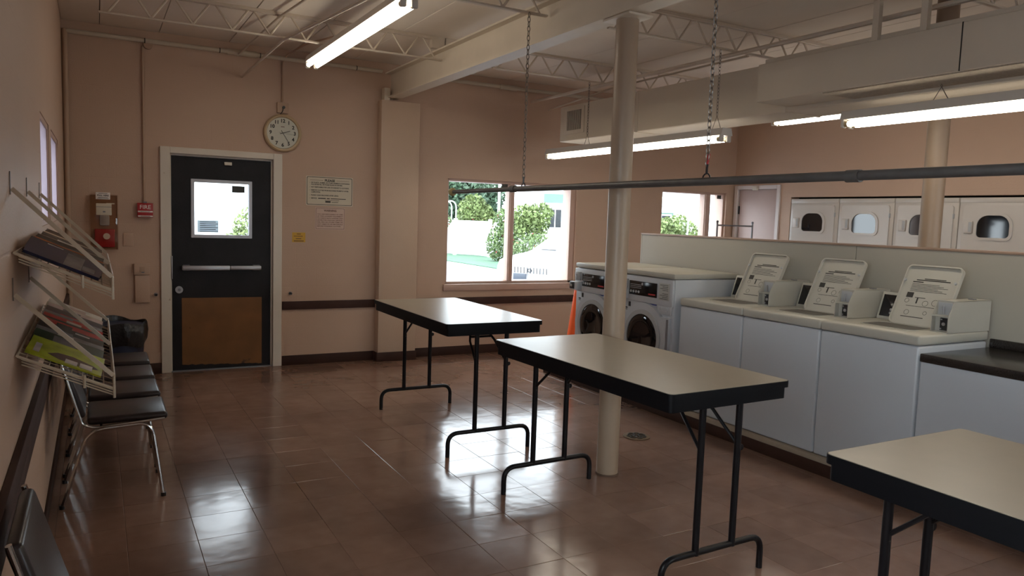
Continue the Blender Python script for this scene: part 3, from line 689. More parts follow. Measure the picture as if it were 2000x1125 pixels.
# ------------------------------------------------------------------ wall clock
e = empty('wall_clock', (1.884,-.002,2.353)); tag(e, 'round wall clock with tan rim hanging above the door frame corner', 'clock')
bm = NB(); prof = [(.0,0),(.178,0),(.186,-.012),(.184,-.030),(.172,-.040),(.158,-.036),(.152,-.022)]; n = 56; rg = []
for (rad, y) in prof[1:]: rg.append([bm.verts.new((rad*math.cos(2*PI*i/n), y, rad*math.sin(2*PI*i/n))) for i in range(n)])
for A, B in zip(rg, rg[1:]):
    for i in range(n): bm.faces.new((A[i], A[(i+1)%n], B[(i+1)%n], B[i]))
bmesh.ops.recalc_face_normals(bm, faces=bm.faces[:]); obj('rim', bm, M_clockrim, e)
b = NB(); cyl(b, (0,0,0), .157, -.022, -.003, 56, axis='y'); fc = obj('clock_face', b, M_face, e)
for k in range(1, 13):
    a = PI/2-k*PI/6; text_mesh(str(k), .048, M_print, fc, (.118*math.cos(a), -.0226, .118*math.sin(a)), ONBACK, name='numeral', bold=.0016)
def hand(name, ang, l, wd, y, tail=.03):
    b = NB(); A = Matrix.Rotation(ang, 4, 'Y'); box(b, -wd/2, wd/2, y-.001, y, -tail, l, 0, 1, A); obj(name, b, M_print, e, smooth=False)
hand('hour_hand', math.radians(-72)*-1, .075, .006, -.026); hand('minute_hand', math.radians(148), .10, .005, -.029); hand('second_hand', math.radians(97), .105, .0015, -.031, .04)
BX('maker_print', M_brprint, fc, -.018, .018, -.0228, -.022, .058, .064)
b = NB(); cyl(b, (0,0,0), .158, -.0405, -.0385, 56, axis='y'); obj('glass_cover', b, G_clear, e)
b = NB(); tube(b, arc_path([(0,-.03,.255),(.002,-.03,.22),(-.03,-.022,.175)], .03, 5), .004, 6); b2 = obj('power_cord', b, M_dark, e)
e = empty('wall_outlet', (1.884,-.001,2.598)); tag(e, 'painted square outlet box above the clock with a black plug', 'outlet')
BX('cover_plate', M_wallpipe, e, -.055, .055, -.028, 0, -.05, .052, .004); b = NB(); cyl(b, (.005,0,.005), .014, -.047, -.028, 16, axis='y'); obj('plug', b, M_dark, e)
# ------------------------------------------------------------------ signs beside the door
e = empty('notice_sign', (2.367,-.001,1.799)); tag(e, 'larger cream notice headed PLEASE with black border', 'sign')
b = NB(); prism(b, rrect(0,0,.490,.302,.012,4), -.004, 0, 'y'); obj('sign_board', b, M_paper, e)
b = NB(); ring_prism(b, rrect(0,0,.472,.284,.012,4), rrect(0,0,.462,.274,.010,4), -.0048, -.0038, 'y'); obj('border', b, M_print, e)
text_mesh('PLEASE', .034, M_print, e, (0,-.0044,.108), ONBACK, bold=.0012)
b = NB(); box(b, -.205, -.07, -.0048, -.0038, .107, .110); box(b, .07, .205, -.0048, -.0038, .107, .110); obj('heading_rule', b, M_brprint, e)
def fit(s, width, size, m, par, x, z, bold=.0006):
    o = text_mesh(s, size, m, par, (x,-.0044,z), ONBACK, 'LEFT', bold=bold); wv = max(v.co.x for v in o.data.vertices); o.scale = (width/wv,1,1); return o
rows = [('NO PLASTIC, RUBBER, OR OTHER GARMENTS CONTAINING',.40,.083),('POLYESTER FILL OR FOAM FILLING IN DRYERS.',.325,.064),('NOT RESPONSIBLE FOR LOSS OR DAMAGE TO CLOTHING.',.395,.037),
        ('REMOVE CLOTHES FROM MACHINES PROMPTLY AFTER',.39,.006),('COMPLETION.',.095,-.014),('PLEASE CLEAN MACHINES AFTER USING.',.285,-.045)]
for k, (s, wd, z) in enumerate(rows):
    fit(s, wd, .0165, M_print, e, -.192, z)
    if k not in (1, 4): BX('bullet', M_print, e, -.207, -.202, -.0048, -.0038, z-.002, z+.002)
fit('SERVICE:', .06, .0165, M_print, e, -.192, -.076); BX('bullet', M_print, e, -.207, -.202, -.0048, -.0038, -.078, -.074)
print_bars([(-.12,-.04,-.076,.009),(-.03,.0,-.076,.009),(.01,.17,-.076,.007),(-.05,.10,-.094,.004),(.02,.09,-.112,.005)], M_print, e, lambda u,v,d: (u,-.0046,v))
BX('maker_mark', M_print, e, -.045, .01, -.0048, -.0038, -.117, -.101)
e = empty('warning_sign', (2.375,-.001,1.517)); tag(e, 'pinkish WARNING notice below the larger sign', 'sign')
b = NB(); prism(b, rrect(0,0,.312,.232,.008,4), -.004, 0, 'y'); obj('sign_board', b, M_pinkp, e)
b = NB(); ring_prism(b, rrect(0,0,.298,.216,.008,4), rrect(0,0,.292,.210,.007,4), -.0048, -.0038, 'y'); obj('border', b, M_brprint, e)
text_mesh('WARNING', .027, M_brprint, e, (0,-.0044,.081), ONBACK, bold=.0008)
for k, s in enumerate(['YOU ARE RESPONSIBLE AS USER','OF THIS LAUNDRY EQUIPMENT','TO CHECK EACH WASHER AND','DRYER FOR CRAYON, LIPSTICK,','INK, PEN OR OTHER ITEMS OR','ANY OBJECTS OR MATERIALS','BEFORE WASHING CLOTHES.']):
    fit(s, .27 if k < 6 else .25, .0145, M_brprint, e, -.136, .044-k*.0205, .0003)
e = empty('yellow_notice', (2.054,-.001,1.318)); tag(e, 'small yellow notice with four lines of print beside the door', 'sign')
b = NB(); prism(b, rrect(0,0,.146,.108,.003,2), -.002, 0, 'y'); obj('backing', b, mat('clear_tape', (.50,.37,.28), .3), e)
BX('card', M_yel, e, -.067, .067, -.003, -.001, -.05, .05)
print_bars([(-.02,.02,.034,.007),(-.05,.04,.012,.006),(-.03,.025,-.014,.007),(-.05,.05,-.037,.008)], M_brprint, e, lambda u,v,d: (u,-.0035,v))
# ------------------------------------------------------------------ fire sign and pull station cover
e = empty('fire_alarm', (.642,-.001,1.546)); tag(e, 'red alarm box lettered FIRE on the wall beside the door', 'alarm')
BX('alarm_body', M_fire, e, -.066, .066, -.05, 0, -.068, .066, .004); text_mesh('FIRE', .052, M_lett, e, (0,-.0505,.027), ONBACK, bold=.0006)
BX('strobe_lens', M_lett, e, -.062, .062, -.053, -.05, -.020, -.006, .001); BX('strobe_lens', M_lett, e, -.062, .062, -.053, -.05, -.062, -.049, .001)
print_bars([(-.04,.04,-.013,.004),(-.04,.04,-.0555,.004)], M_brprint, e, lambda u,v,d: (u,-.0534,v)); BX('bracket', M_dalu, e, -.015, .015, -.035, -.005, .066, .08)
e = empty('pull_station', (.305,-.001,1.425)); tag(e, 'red pull station behind a smoky plastic cover box with a white sign', 'alarm')
b = NB(); box(b, -.11, .11, -.085, 0, -.245, .245, .006, 2); obj('cover_box', b, G_box, e)
b = NB(); ring_prism(b, rrect(0,0,.234,.505,.006,2), rrect(0,0,.215,.486,.006,2), -.014, 0, 'y'); obj('cover_flange', b, M_wallpipe, e)
BX('station_body', M_fire, e, -.075, .085, -.04, -.002, -.225, -.06, .006); b = NB(); cyl(b, (.02,0,-.125), .028, -.06, -.04, 20, axis='y'); obj('station_handle', b, M_lett, e)
BX('grey_insert', M_grey, e, -.035, .045, -.035, -.003, -.03, .065, .012)
s = BX('pull_sign', M_lett, e, -.062, .052, -.092, -.086, .206, .268, .001); text_mesh('PULL HERE', .019, M_print, s, (-.005,-.0925,.240), ONBACK, bold=.0006)
print_bars([(-.04,.03,.258,.004),(-.045,.035,.222,.004),(-.05,.04,.213,.003)], M_print, s, lambda u,v,d: (u,-.0925,v))
BX('sounder_box', M_paper, e, -.062, .062, -.125, -.086, .065, .17, .006); BX('sounder_clip', M_paper, e, .02, .085, -.115, -.105, .165, .175)
BX('sounder_button', M_dalu, e, -.008, .012, -.127, -.124, .09, .103); BX('tamper_band', M_dalu, e, -.06, .06, -.127, -.124, .137, .141)
e = empty('blank_cover_plate', (.501,-.001,1.27)); tag(e, 'blank painted cover plate right of the smoky box', 'plate'); BX('plate', M_plain, e, -.042, .042, -.008, 0, -.06, .06, .003)
e = empty('switch_box', (.611,-.001,.868)); tag(e, 'tall painted switch box with wall-coloured lower cover near the door frame', 'switch')
BX('upper_cover', M_plain, e, -.068, .066, -.045, 0, .078, .182, .004); BX('lower_cover', M_plain, e, -.060, .060, -.032, 0, -.182, .076, .003)
BX('switch_escutcheon', M_wallpipe, e, -.022, .022, -.05, -.045, .105, .155, .002); BX('switch_lever', M_dalu, e, -.006, .018, -.062, -.05, .098, .108, .002)
for (x, z, lb) in ((.726,.757,'small round door stop left of the door frame'),(1.972,.745,'small round door stop right of the door frame')):
    e = empty('door_stop', (x,-.001,z)); tag(e, lb, 'door stop'); b = NB(); cyl(b, (0,0,0), .017, -.012, 0, 20, axis='y'); obj('rosette', b, M_dalu, e)
    b = NB(); cyl(b, (0,0,0), .011, -.045, -.012, 16, axis='y'); obj('bumper', b, M_dark, e)
# ------------------------------------------------------------------ plinth, partition, washers
pl_ = struct(BX('floor_plinth', mat('concrete_ledge', (.30,.24,.18), .7, var=.15), None, 4.305, 5.05, -9.0, -1.22, 0, .112, .004)); BX('vinyl_base', M_base, pl_, 4.298, 4.305, -9.0, -1.21, 0, .082, .002)
BX('vinyl_base', M_base, pl_, 4.305, 5.05, -1.22, -1.213, 0, .082, .002)
pt = struct(empty('wall_partition', (5.05, -1.79, 0))); ed = [0, -2.447, -4.9, -7.2]
BX('core', M_plain, pt, .012, .085, -7.2, 0, 0, 1.466)
for a, b_ in zip(ed, ed[1:]): BX('panel', M_part, pt, 0, .012, b_+.002, a-.002, .0, 1.466, .001, 1)
BX('end_cap', M_part, pt, -.001, .09, 0, .012, 0, 1.466, .002); BX('top_cap', M_cap, pt, -.006, .095, -7.2, .012, 1.466, 1.482, .003)
def front_loader(y0, label):
    """y0 = edge toward the door wall; front face at x = 4.31"""
    Wd = .692; e = empty('front_load_washer', (4.31, y0, .112)); tag(e, label, 'washer', 'front loading washers')
    def F(u, v): return -u, v
    H = 1.022
    BX('cabinet', M_white, e, .0, .70, -Wd, 0, .0, H, .012); BX('lid_slab', M_cream, e, -.012, .705, -Wd-.003, .003, H+.003, H+.048, .012)
    BX('control_fascia', M_white, e, -.022, .004, -Wd+.004, -.004, .80, H-.003, .008)
    p = BX('control_panel', M_disp, e, -.028, -.02, -.50, -.135, .855, .975, .003)
    for k in range(4): b = NB(); cyl(b, (0,-.165-k*.035,.885), .011, -.033, -.027, 14, axis='x'); obj('button', b, M_grey, p)
    b = NB(); cyl(b, (0,-.315,.955), .011, -.033, -.027, 14, axis='x'); obj('button', b, M_alu, p)
    BX('brand_print', M_red, p, -.0288, -.0275, -.485, -.395, .872, .884); print_bars([(-.30,-.15,.945-k*.014,.004) for k in range(3)], M_grey, p, lambda u,v,d: (-.0286,u,v))
    l = BX('instruction_label', mat('grey_label', (.42,.42,.40), .5), e, -.026, -.02, -.655, -.525, .845, .985, .002)
    print_bars([(-.64,-.54-.03*(k%2),.97-k*.014,.004) for k in range(9) if k != 4], M_print, l, lambda u,v,d: (-.0264,u,v))
    c = BX('coin_slide', M_grey, e, -.04, -.018, -.115, -.03, .905, .985, .004); b = NB(); tube(b, [(-.05,-.07,.915),(-.05,-.07,.965)], .006, 8); obj('coin_chute', b, M_alu, c)
    c = BX('coin_vault', M_white, e, -.075, -.01, -.125, .003, .815, .89, .004); BX('vault_face', M_dark, c, -.078, -.074, -.08, .0, .822, .885, .002); b = NB(); cyl(b, (0,-.038,.853), .014, -.086, -.077, 14, axis='x'); obj('vault_lock', b, M_alu, c)
    BX('model_tag', M_dark, e, -.004, .001, -.13, -.105, .745, .785); print_bars([(-.09,-.05,.73,.012),(-.09,-.05,.715,.006)], M_print, e, lambda u,v,d: (-.001,u,v))
    s = BX('care_sticker', mat('pale_sticker', (.50,.50,.56), .5), e, -.003, .001, -.48, -.30, .735, .80); BX('sticker_band', M_blue, s, -.0036, -.0028, -.48, -.30, .788, .80); print_bars([(-.47+.04*k,-.445+.04*k,.765,.014) for k in range(4)]+[(-.47,-.32,.745,.008)], M_print, s, lambda u,v,d: (-.0034,u,v))
    BX('brand_print', M_blue, e, -.002, .001, -.17, -.10, .665, .68)
    dr = BX('dispenser_drawer', M_white, e, -.014, .002, -.672, -.505, .725, .81, .008); b = NB(); ring_prism(b, rrect(-.585,.768,.11,.036,.017,4), rrect(-.585,.768,.085,.018,.008,4), -.019, -.013, 'x'); obj('drawer_pull', b, M_white, dr)
    d = empty('loading_door', (0,-.345,.505)); d.parent = e; n = 48
    def ring(r0, r1, x0, x1, nm, m, par): b = NB(); ring_prism(b, [(r1*math.cos(2*PI*i/n), r1*math.sin(2*PI*i/n)) for i in range(n)], [(r0*math.cos(2*PI*i/n), r0*math.sin(2*PI*i/n)) for i in range(n)], x0, x1, 'x'); return obj(nm, b, m, par)
    ring(.235, .295, -.032, .0, 'outer_ring', M_white, d); ring(.20, .237, -.045, -.004, 'inner_ring', M_grey, d)
    bm = NB(); rg = []
    for (rad, x) in ((.203,-.035),(.17,-.05),(.12,-.045),(.06,-.03)): rg.append([bm.verts.new((x, rad*math.cos(2*PI*i/n), rad*math.sin(2*PI*i/n))) for i in range(n)])
    for A, B in zip(rg, rg[1:]):
        for i in range(n): bm.faces.new((A[i], A[(i+1)%n], B[(i+1)%n], B[i]))
    bm.faces.new(rg[-1]); bmesh.ops.recalc_face_normals(bm, faces=bm.faces[:]); obj('door_glass', bm, G_dark, d)
    b = NB(); prism(b, [(-.20,-.21),(-.315,-.205),(-.325,.20),(-.30,.205),(-.20,.20)], -.028, .0, 'x'); hg = obj('hinge_cover', b, M_white, d); BX('hinge_strip', M_dalu, hg, -.03, -.027, -.318, -.292, -.19, .19)
    return e
front_loader(-1.745, 'front loading washer beside the orange cone, partly behind the cream column'); front_loader(-2.472, 'front loading washer between the other front loader and the top loaders')
def top_loader():
    e = empty('top_load_washer'); Wd = .664; H = .815
    BX('cabinet', M_white, e, 0, .68, -Wd, 0, 0, H, .014, 3); BX('top_deck', M_cream, e, -.006, .688, -Wd-.002, .002, H+.004, H+.064, .014, 3)
    z = H+.064
    b = NB(); ring_prism(b, rrect(.26,-.34,.25,.37,.05,6), rrect(.26,-.34,.23,.35,.045,6), z-.004, z+.004, 'z'); obj('lid_opening_rim', b, M_cream, e)
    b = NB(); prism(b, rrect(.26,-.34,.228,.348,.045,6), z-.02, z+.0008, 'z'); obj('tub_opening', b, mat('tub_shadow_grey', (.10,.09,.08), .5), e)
    lid = empty('lid'); lid.parent = e; lid.matrix_local = Matrix.Translation((.40,-.372,z+.002)) @ Matrix.Rotation(math.radians(26), 4, 'Y')
    b = NB(); prism(b, rrect(0,.205,.352,.405,.03,6), .004, .014, 'x'); obj('lid_sheet', b, M_coin, lid)
    b = NB(); ring_prism(b, rrect(0,.205,.362,.415,.034,6), rrect(0,.205,.345,.398,.026,6), -.012, .016, 'x'); obj('lid_edge', b, M_coin, lid)
    for s in (-1, 1): b = NB(); cyl(b, (0,s*.163,.30), .008, -.02, -.010, 12, axis='x'); obj('lid_bumper', b, M_grey, lid)
    fr = lambda u, v, d: (.0032, -u, v)
    rows = [(-.05,.09,.322,.006),(-.10,.12,.312,.007),(-.12,-.05,.298,.007)]+[(-.12,.06+.03*(k % 3),.284-k*.010,.003) for k in range(6)]+[(-.07,.0,.19,.004),(-.11,.08,.13,.003),(-.12,.03,.055,.005)]
    print_bars(rows, M_print, lid, fr); print_bars([(-.13,-.085,.205,.036)], M_print, lid, fr, 'print_block')
    b = NB()
    for (u, v, r_) in ((-.115,.165,.014),(.01,.155,.018),(.07,.165,.02),(-.09,.085,.016),(.03,.09,.012)): tube(b, [(.003,-u+r_*math.cos(t),v+r_*math.sin(t)) for t in [q*2*PI/12 for q in range(12)]], .0009, 4, True)
    box(b, .002, .004, .045, .053, .15, .19); obj('print_icons', b, M_print, lid)
    c = empty('coin_box'); c.parent = e; c.location = (.262,-Wd+.002,z)
    b = NB(); Lb, Wb, Hb = .43, .104, .188
    for y0 in (0, Wb-.004): prism(b, [(0,0),(Lb,0),(Lb,Hb),(.052,Hb),(0,.098)], y0, y0+.004, 'y')
    box(b, .052, Lb, 0, Wb, Hb-.004, Hb); box(b, .05, .055, 0, Wb, .098, Hb); box(b, 0, .055, 0, Wb, .094, .100); box(b, .04, .045, 0, Wb, 0, .098); box(b, 0, .05, 0, Wb, 0, .006)
    obj('box_shell', b, M_coin, c)
    BX('slot_plate', M_grey, c, .046, .0505, .012, Wb-.012, .104, Hb-.012, .001); b = NB(); tube(b, [(.036,.052,.11),(.030,.052,.158)], .006, 8); obj('coin_chute', b, M_alu, c)
    v = BX('lock_plate', M_dark, c, .028, .041, .014, .066, .012, .086, .002); b = NB(); cyl(b, (0,.042,.05), .010, .022, .029, 14, axis='x'); obj('lock', b, M_alu, v)
    for (yy,zz) in ((.056,.077),(.058,.022)): b = NB(); cyl(b, (0,yy,zz), .005, .023, .029, 10, axis='x'); obj('screw', b, M_alu, v)
    b = NB(); box(b, .30, .335, .035, .07, Hb, Hb+.006, .002, 1); obj('top_clip', b, M_dalu, c)
    p = empty('control_console'); p.parent = e; p.matrix_local = Matrix.Translation((.53,-.085,z)) @ Matrix.Rotation(math.radians(18), 4, 'Y')
    BX('console_shell', M_coin, p, 0, .09, -.075, .075, .0, .19, .006); q = BX('console_display', M_disp, p, -.004, .001, -.058, .058, .02, .17, .002)
    for k in range(2):
        b = NB(); cyl(b, (0,-.02,.045+k*.022), .009, -.008, -.003, 12, axis='x'); obj('button', b, M_alu, q)
    return e
tl = top_loader(); ty = [-3.208, -3.880, -4.552]
tlb = ['open top loading washer next to the front loaders', 'middle open top loading washer in the row of three', 'open top loading washer next to the dark counter']
for k, y in enumerate(ty):
    t = tl if k == 0 else copy_tree(tl)
    t.location = (4.335, y, .116); tag(t, 'white '+tlb[k], 'washer', 'top loading washers')
# counter
e = empty('base_cabinet', (4.345,-5.226,.112)); tag(e, 'white cabinet front under the dark counter', 'cabinet')
BX('cabinet_box', M_white, e, .012, .70, -2.4, 0, 0, .735, .004)
for a, b_ in ((0,-.80),(-.80,-1.60),(-1.60,-2.4)): BX('cabinet_panel', M_white, e, 0, .013, b_+.0015, a-.0015, .002, .735, .002, 1)
ct = empty('countertop', (4.335,-5.224,.848)); tag(ct, 'dark speckled countertop with low upstand against the partition', 'countertop')
BX('worktop', M_counter, ct, 0, .715, -2.42, 0, 0, .048, .006); BX('backsplash', M_counter, ct, .69, .714, -2.42, 0, .048, .10, .004)
# orange cone
e = empty('traffic_cone', (4.84,-.99,0)); tag(e, 'tall plain orange traffic cone beside the front loading washer', 'cone')
b = NB(); cyl(b, (0,0,0), .135, .025, .90, 36, r2=.028); obj('cone_body', b, M_orange, e); BX('cone_base', M_orange, e, -.18, .18, -.18, .18, 0, .028, .008)
# ------------------------------------------------------------------ dryers
def dryer():
    e = empty('stacked_dryer'); Wd = .715
    for (z0, z1, nm) in ((.02, .968, 'lower_cabinet'), (.974, 1.952, 'upper_cabinet')):
        cb = BX(nm, M_dwhite, e, 0, .70, -Wd, 0, z0, z1, .008); BX('top_strip', M_dwhite, cb, -.006, .01, -Wd+.004, -.004, z1-.052, z1-.002, .004)
        dz = z1-.44
        d = empty('dryer_door'); d.parent = e; d.location = (0, -Wd/2, dz)
        b = NB(); prism(b, rrect(0,.015,.62,.69,.03,5), -.016, .0, 'x'); obj('door_panel', b, M_dwhite, d)
        b = NB(); ring_prism(b, rrect(.0,.148,.37,.275,.06,8,.128), rrect(.0,.148,.315,.222,.04,8,.105), -.03, -.012, 'x'); obj('window_bezel', b, M_dwhite, d)
        b = NB(); prism(b, rrect(.0,.148,.32,.226,.04,8,.107), -.019, -.014, 'x'); obj('door_window', b, G_dark, d)
        h_ = BX('door_handle', M_dwhite, d, -.034, -.014, .20, .285, .075, .20, .006); BX('grip_recess', M_grey, h_, -.036, -.033, .205, .235, .09, .19, .003)
        for zz in (.22,-.15): BX('door_hinge', M_grey, d, -.020, .0, -.318, -.305, zz, zz+.05, .002)
    return e
dp = dryer(); dl = ['next to the pink door', 'second from the pink door', 'half hidden by the tan column', 'right of the tan column', 'fifth from the pink door']
for k in range(5):
    t = dp if k == 0 else copy_tree(dp)
    t.location = (8.065, -1.012-k*.722, 0); tag(t, 'pale stacked dryer set in the wall, '+dl[k], 'dryer', 'dryers in the wall recess')
# laundry cart
e = empty('laundry_cart', (7.50,-.62,0)); tag(e, 'wheeled laundry cart with a metal hanging bar showing above the partition', 'cart')
for s in (-1, 1):
    b = NB(); tube(b, [(s*.31,0,.10),(s*.31,0,1.625)], .0125, 12); p = obj('upright', b, M_dalu, e); b = NB(); bmesh.ops.create_uvsphere(b, u_segments=12, v_segments=8, radius=.017); obj('finial', b, M_dalu, p, loc=(s*.31,0,1.63))
b = NB(); tube(b, [(-.31,0,1.585),(.31,0,1.585)], .0105, 12); obj('hanging_bar', b, M_dalu, e)
b = NB(); 
for z in (.28,.62): tube(b, [(-.34,-.22,z),(.34,-.22,z),(.34,.22,z),(-.34,.22,z)], .009, 8, True)
for k in range(11):
    x = -.34+.068*k; tube(b, [(x,-.22,.62),(x,-.22,.28),(x,.22,.28),(x,.22,.62)], .003, 5)
obj('wire_basket', b, M_chrome, e)
for sx in (-1, 1):
    for sy in (-1, 1):
        b = NB(); tube(b, [(sx*.32,sy*.2,.28),(sx*.32,sy*.2,.08)], .010, 8); lg = obj('leg', b, M_dalu, e); b = NB(); cyl(b, (sx*.32,sy*.2,.045), .045, -.012, .012, 18, axis='y'); obj('caster', b, M_dark, lg)
# ------------------------------------------------------------------ outdoors
GZ = -.15
M_asph = mat('pale_asphalt', (.30,.315,.35), .9, var=.08, vscale=2); M_grass = mat('kerb_grass', (.06,.13,.075), .9, var=.3, vscale=8)
M_vinylf = mat('white_vinyl_fence', (.78,.78,.78), .5); M_bld = mat('white_stucco', (.75,.76,.75), .8); M_mint = mat('mint_stucco', (.15,.24,.19), .8)
M_car = mat('white_car_paint', (.72,.72,.73), .25, coat=.6); M_tint = mat('dark_window', (.025,.03,.035), .2); M_bark = mat('bark', (.12,.08,.055), .9)
def leafmat(n, c): return mat(n, c, .6, var=.55, vscale=3)
GR = [leafmat('leaf_mid', (.11,.16,.055)), leafmat('leaf_dark', (.055,.10,.055)), leafmat('leaf_light', (.15,.20,.065)), leafmat('petal_red', (.40,.05,.05))]
gnd = struct(BX('ground', M_asph, None, -25, 60, .2, 70, GZ-.1, GZ))
BX('ground_side', M_asph, gnd, -40, -.2, -40, .2, GZ-.1, GZ); BX('ground_front', M_asph, gnd, -.2, 60, -40, YF-.2, GZ-.1, GZ)
struct(BX('grass_verge', M_grass, None, 12.2, 15.3, 12, 32, GZ, GZ+.03))
def foliage(name, parts, n, size, m, parent, seed):
    r = random.Random(seed); V = []; F = []
    for (c, rad, share) in parts:
        for _ in range(int(n*share)):
            while True:
                p = Vector((r.uniform(-1,1), r.uniform(-1,1), r.uniform(-1,1)))
                if .35 < p.length < 1: break
            q = Vector((c[0]+p.x*rad[0], c[1]+p.y*rad[1], c[2]+p.z*rad[2])); s = size*r.uniform(.6,1.3)
            a = Vector((r.gauss(0,1), r.gauss(0,1), r.gauss(0,1))).normalized(); b = a.cross(Vector((r.gauss(0,1), r.gauss(0,1), r.gauss(0,1)))).normalized()
            i = len(V); V += [q-a*s, q+b*s*.5, q+a*s, q-b*s*.5]; F.append((i,i+1,i+2,i+3))
    me = bpy.data.meshes.new(name); me.from_pydata(V, [], F); me.materials.append(m); o = bpy.data.objects.new(name, me); C.objects.link(o); o.parent = parent; return o
def bush(pos, parts, n, size, m, label, seed, flowers=0, nm='shrub', cat='shrub', stem=.4):
    e = empty(nm, (pos[0], pos[1], GZ)); tag(e, label, cat, 'plants outside')
    foliage('foliage', parts, n, size, m, e, seed)
    if flowers: foliage('flowers', [(c, (a*1.02, b*1.02, d*1.02), s) for (c,(a,b,d),s) in parts], flowers, size*.7, GR[3], e, seed+7)
    b = NB(); tube(b, [(0,0,-.02),(.03,.02,stem)], [.06*stem+.01,.04*stem+.005], 8); obj('stem', b, M_bark, e)
    return e
bush((13.0,14.0), [((0,0,1.55),(.62,.55,.62),.5), ((-.25,.1,1.75),(.5,.4,.5),.25), ((.25,-.1,1.9),(.5,.4,.4),.25)], 2600, .07, GR[2], 'rounded bright green bush behind the parked white vehicle', 1, stem=1.2)
bush((13.0,13.0), [((-.4,0,.75),(.8,.5,.55),.5), ((.5,0,.65),(.7,.5,.5),.5)], 2400, .06, GR[0], 'low flowering hedge in front of the rounded bush', 2, 60)
bush((14.4,18.6), [((0,0,.75),(.7,.6,.8),.6), ((.25,0,1.2),(.5,.4,.45),.2), ((.1,0,1.75),(.5,.4,.4),.2)], 3400, .065, GR[0], 'leafy hedge at the end of the white fence', 3, 70)
bush((14.6,13.9), [((0,0,.85),(.3,.3,.7),.5), ((.55,.2,.9),(.3,.3,.8),.5)], 1500, .06, GR[0], 'climbing shrub with red flowers below the mint wall', 4, 80)
bush((15.9,24.0), [((-.2,0,1.9),(.85,.45,.9),.6), ((.3,0,1.7),(.6,.45,.7),.4)], 3600, .09, GR[2], 'yellow-green shrub behind the white fence by the arch', 5, 25, stem=1.2)
bush((12.6,20.8), [((0,0,1.55),(.5,.4,.35),1)], 700, .06, GR[0], 'pale flowering shrub peeking over the left end of the fence', 6, 80, stem=1.2)
bush((18.3,31), [((-.5,0,3.0),(2.0,1.6,1.9),.45), ((1.3,.5,2.9),(1.6,1.4,1.7),.35), ((-2.2,.5,2.0),(1.4,1.2,1.7),.2)], 9000, .17, GR[1], 'tall dark green tree beyond the fence', 7, nm='tree', cat='tree', stem=2.2)
bush((13.3,7.1), [((0,0,1.35),(.62,.55,.62),.6), ((-.35,0,1.45),(.45,.4,.45),.4)], 3200, .055, GR[2], 'round yellow-green bush outside the window beside the pink door', 8, stem=.9)
bush((2.95,8.2), [((0,0,1.15),(.34,.34,.65),.6), ((-.15,0,.9),(.35,.3,.5),.4)], 1900, .045, GR[2], 'green shrub seen through the door pane', 9, stem=.6)
# white fence running away from the building
fe = empty('vinyl_fence', (15.2, 21.3, GZ)); tag(fe, 'white panel fence with capped posts across the car park', 'fence')
d_ = Vector((-.9, 1.6, 0)).normalized()
fa = math.atan2(d_.y, d_.x); fe.rotation_euler = (0,0,fa)
for k in range(5):
    x = k*1.85; BX('fence_post', M_vinylf, fe, x-.065, x+.065, -.065, .065, 0, 1.66, .01)
    if k < 4:
        for q in range(6): BX('fence_board', M_vinylf, fe, x+.07+q*.285, x+.07+(q+1)*.285-.004, -.02, .02, .08, 1.50, .003, 1)
        BX('fence_rail', M_vinylf, fe, x+.065, x+1.785, -.035, .035, 1.50, 1.58, .006)
ar = empty('garden_arch', (14.6,24.4,GZ)); tag(ar, 'white garden arch rising above the fence', 'arch')
for y in (-.25, .25):
    b = NB(); tube(b, [(-.27,y,0)]+[(-.27*math.cos(t), y, 2.15+.30*math.sin(t)) for t in [PI*q/12 for q in range(13)]]+[(.27,y,0)], .03, 8); obj('arch_hoop', b, M_vinylf, ar)
for k in range(9):
    z = .5+k*.22; BX('arch_rung', M_vinylf, ar, -.29, -.25, -.25, .25, z, z+.03)
b = NB(); tube(b, [(0,0,0),(0,0,5.2)], .055, 10); o = obj('light_pole', b, M_vinylf); o.location = (15.15,20.45,GZ); tag(o, 'white pole standing in front of the dark tree', 'pole')
b = NB(); tube(b, [(0,0,0),(.08,0,2.35)], .022, 8); o = obj('sign_post', b, M_dalu); o.location = (12.6,6.0,GZ); tag(o, 'thin grey leaning post beside the round bush', 'post')
def building(loc, wd, dp, ht, label, m, wins, band=None, rz=0):
    e = empty('building', (loc[0], loc[1], GZ), rz); tag(e, label, 'building')
    BX('walls', M_bld, e, 0, wd, 0, dp, 0, ht); BX('roof_fascia', M_bld, e, -.4, wd+.4, -.5, dp+.4, ht, ht+.28, .02)
    if band: BX('mint_band', M_mint, e, band[0], band[1], -.03, .0, band[2], band[3])
    for (x0,x1,z0,z1) in wins:
        f = BX('window', M_vinylf, e, x0-.05, x1+.05, -.05, 0, z0-.05, z1+.05, .008); BX('window_glass', M_tint, f, x0, x1, -.056, -.05, z0, z1)
        BX('window_bar', M_vinylf, f, (x0+x1)/2-.02, (x0+x1)/2+.02, -.062, -.055, z0, z1)
    return e
building((16.9,22.0), 9, 6, 3.5, 'white and mint house with dark windows behind the flowering shrubs', M_bld, [(1.45,2.0,1.4,2.2),(2.15,3.2,1.4,2.2),(4.6,6.0,1.3,2.3)], (1.2,9,2.5,2.9), -.51)
building((16.0,13.0), 12, 6, 2.32, 'low white building behind the round yellow-green bush', M_bld, [(2.55,2.75,.9,2.15),(1.0,1.6,1.2,2.0),(4.0,4.8,1.0,2.0),(7,8.4,1.0,2.0)], (.9,1.7,1.9,2.1), -.70)
building((-3.5,13.0), 7.0, 6, 3.2, 'white building facing the black door', M_bld, [(4.6,5.2,2.35,2.8)])
# parked white vehicle
cr = empty('parked_car', (7.80,5.05,GZ), math.radians(-63)); tag(cr, 'white car parked nose towards the large window', 'car')
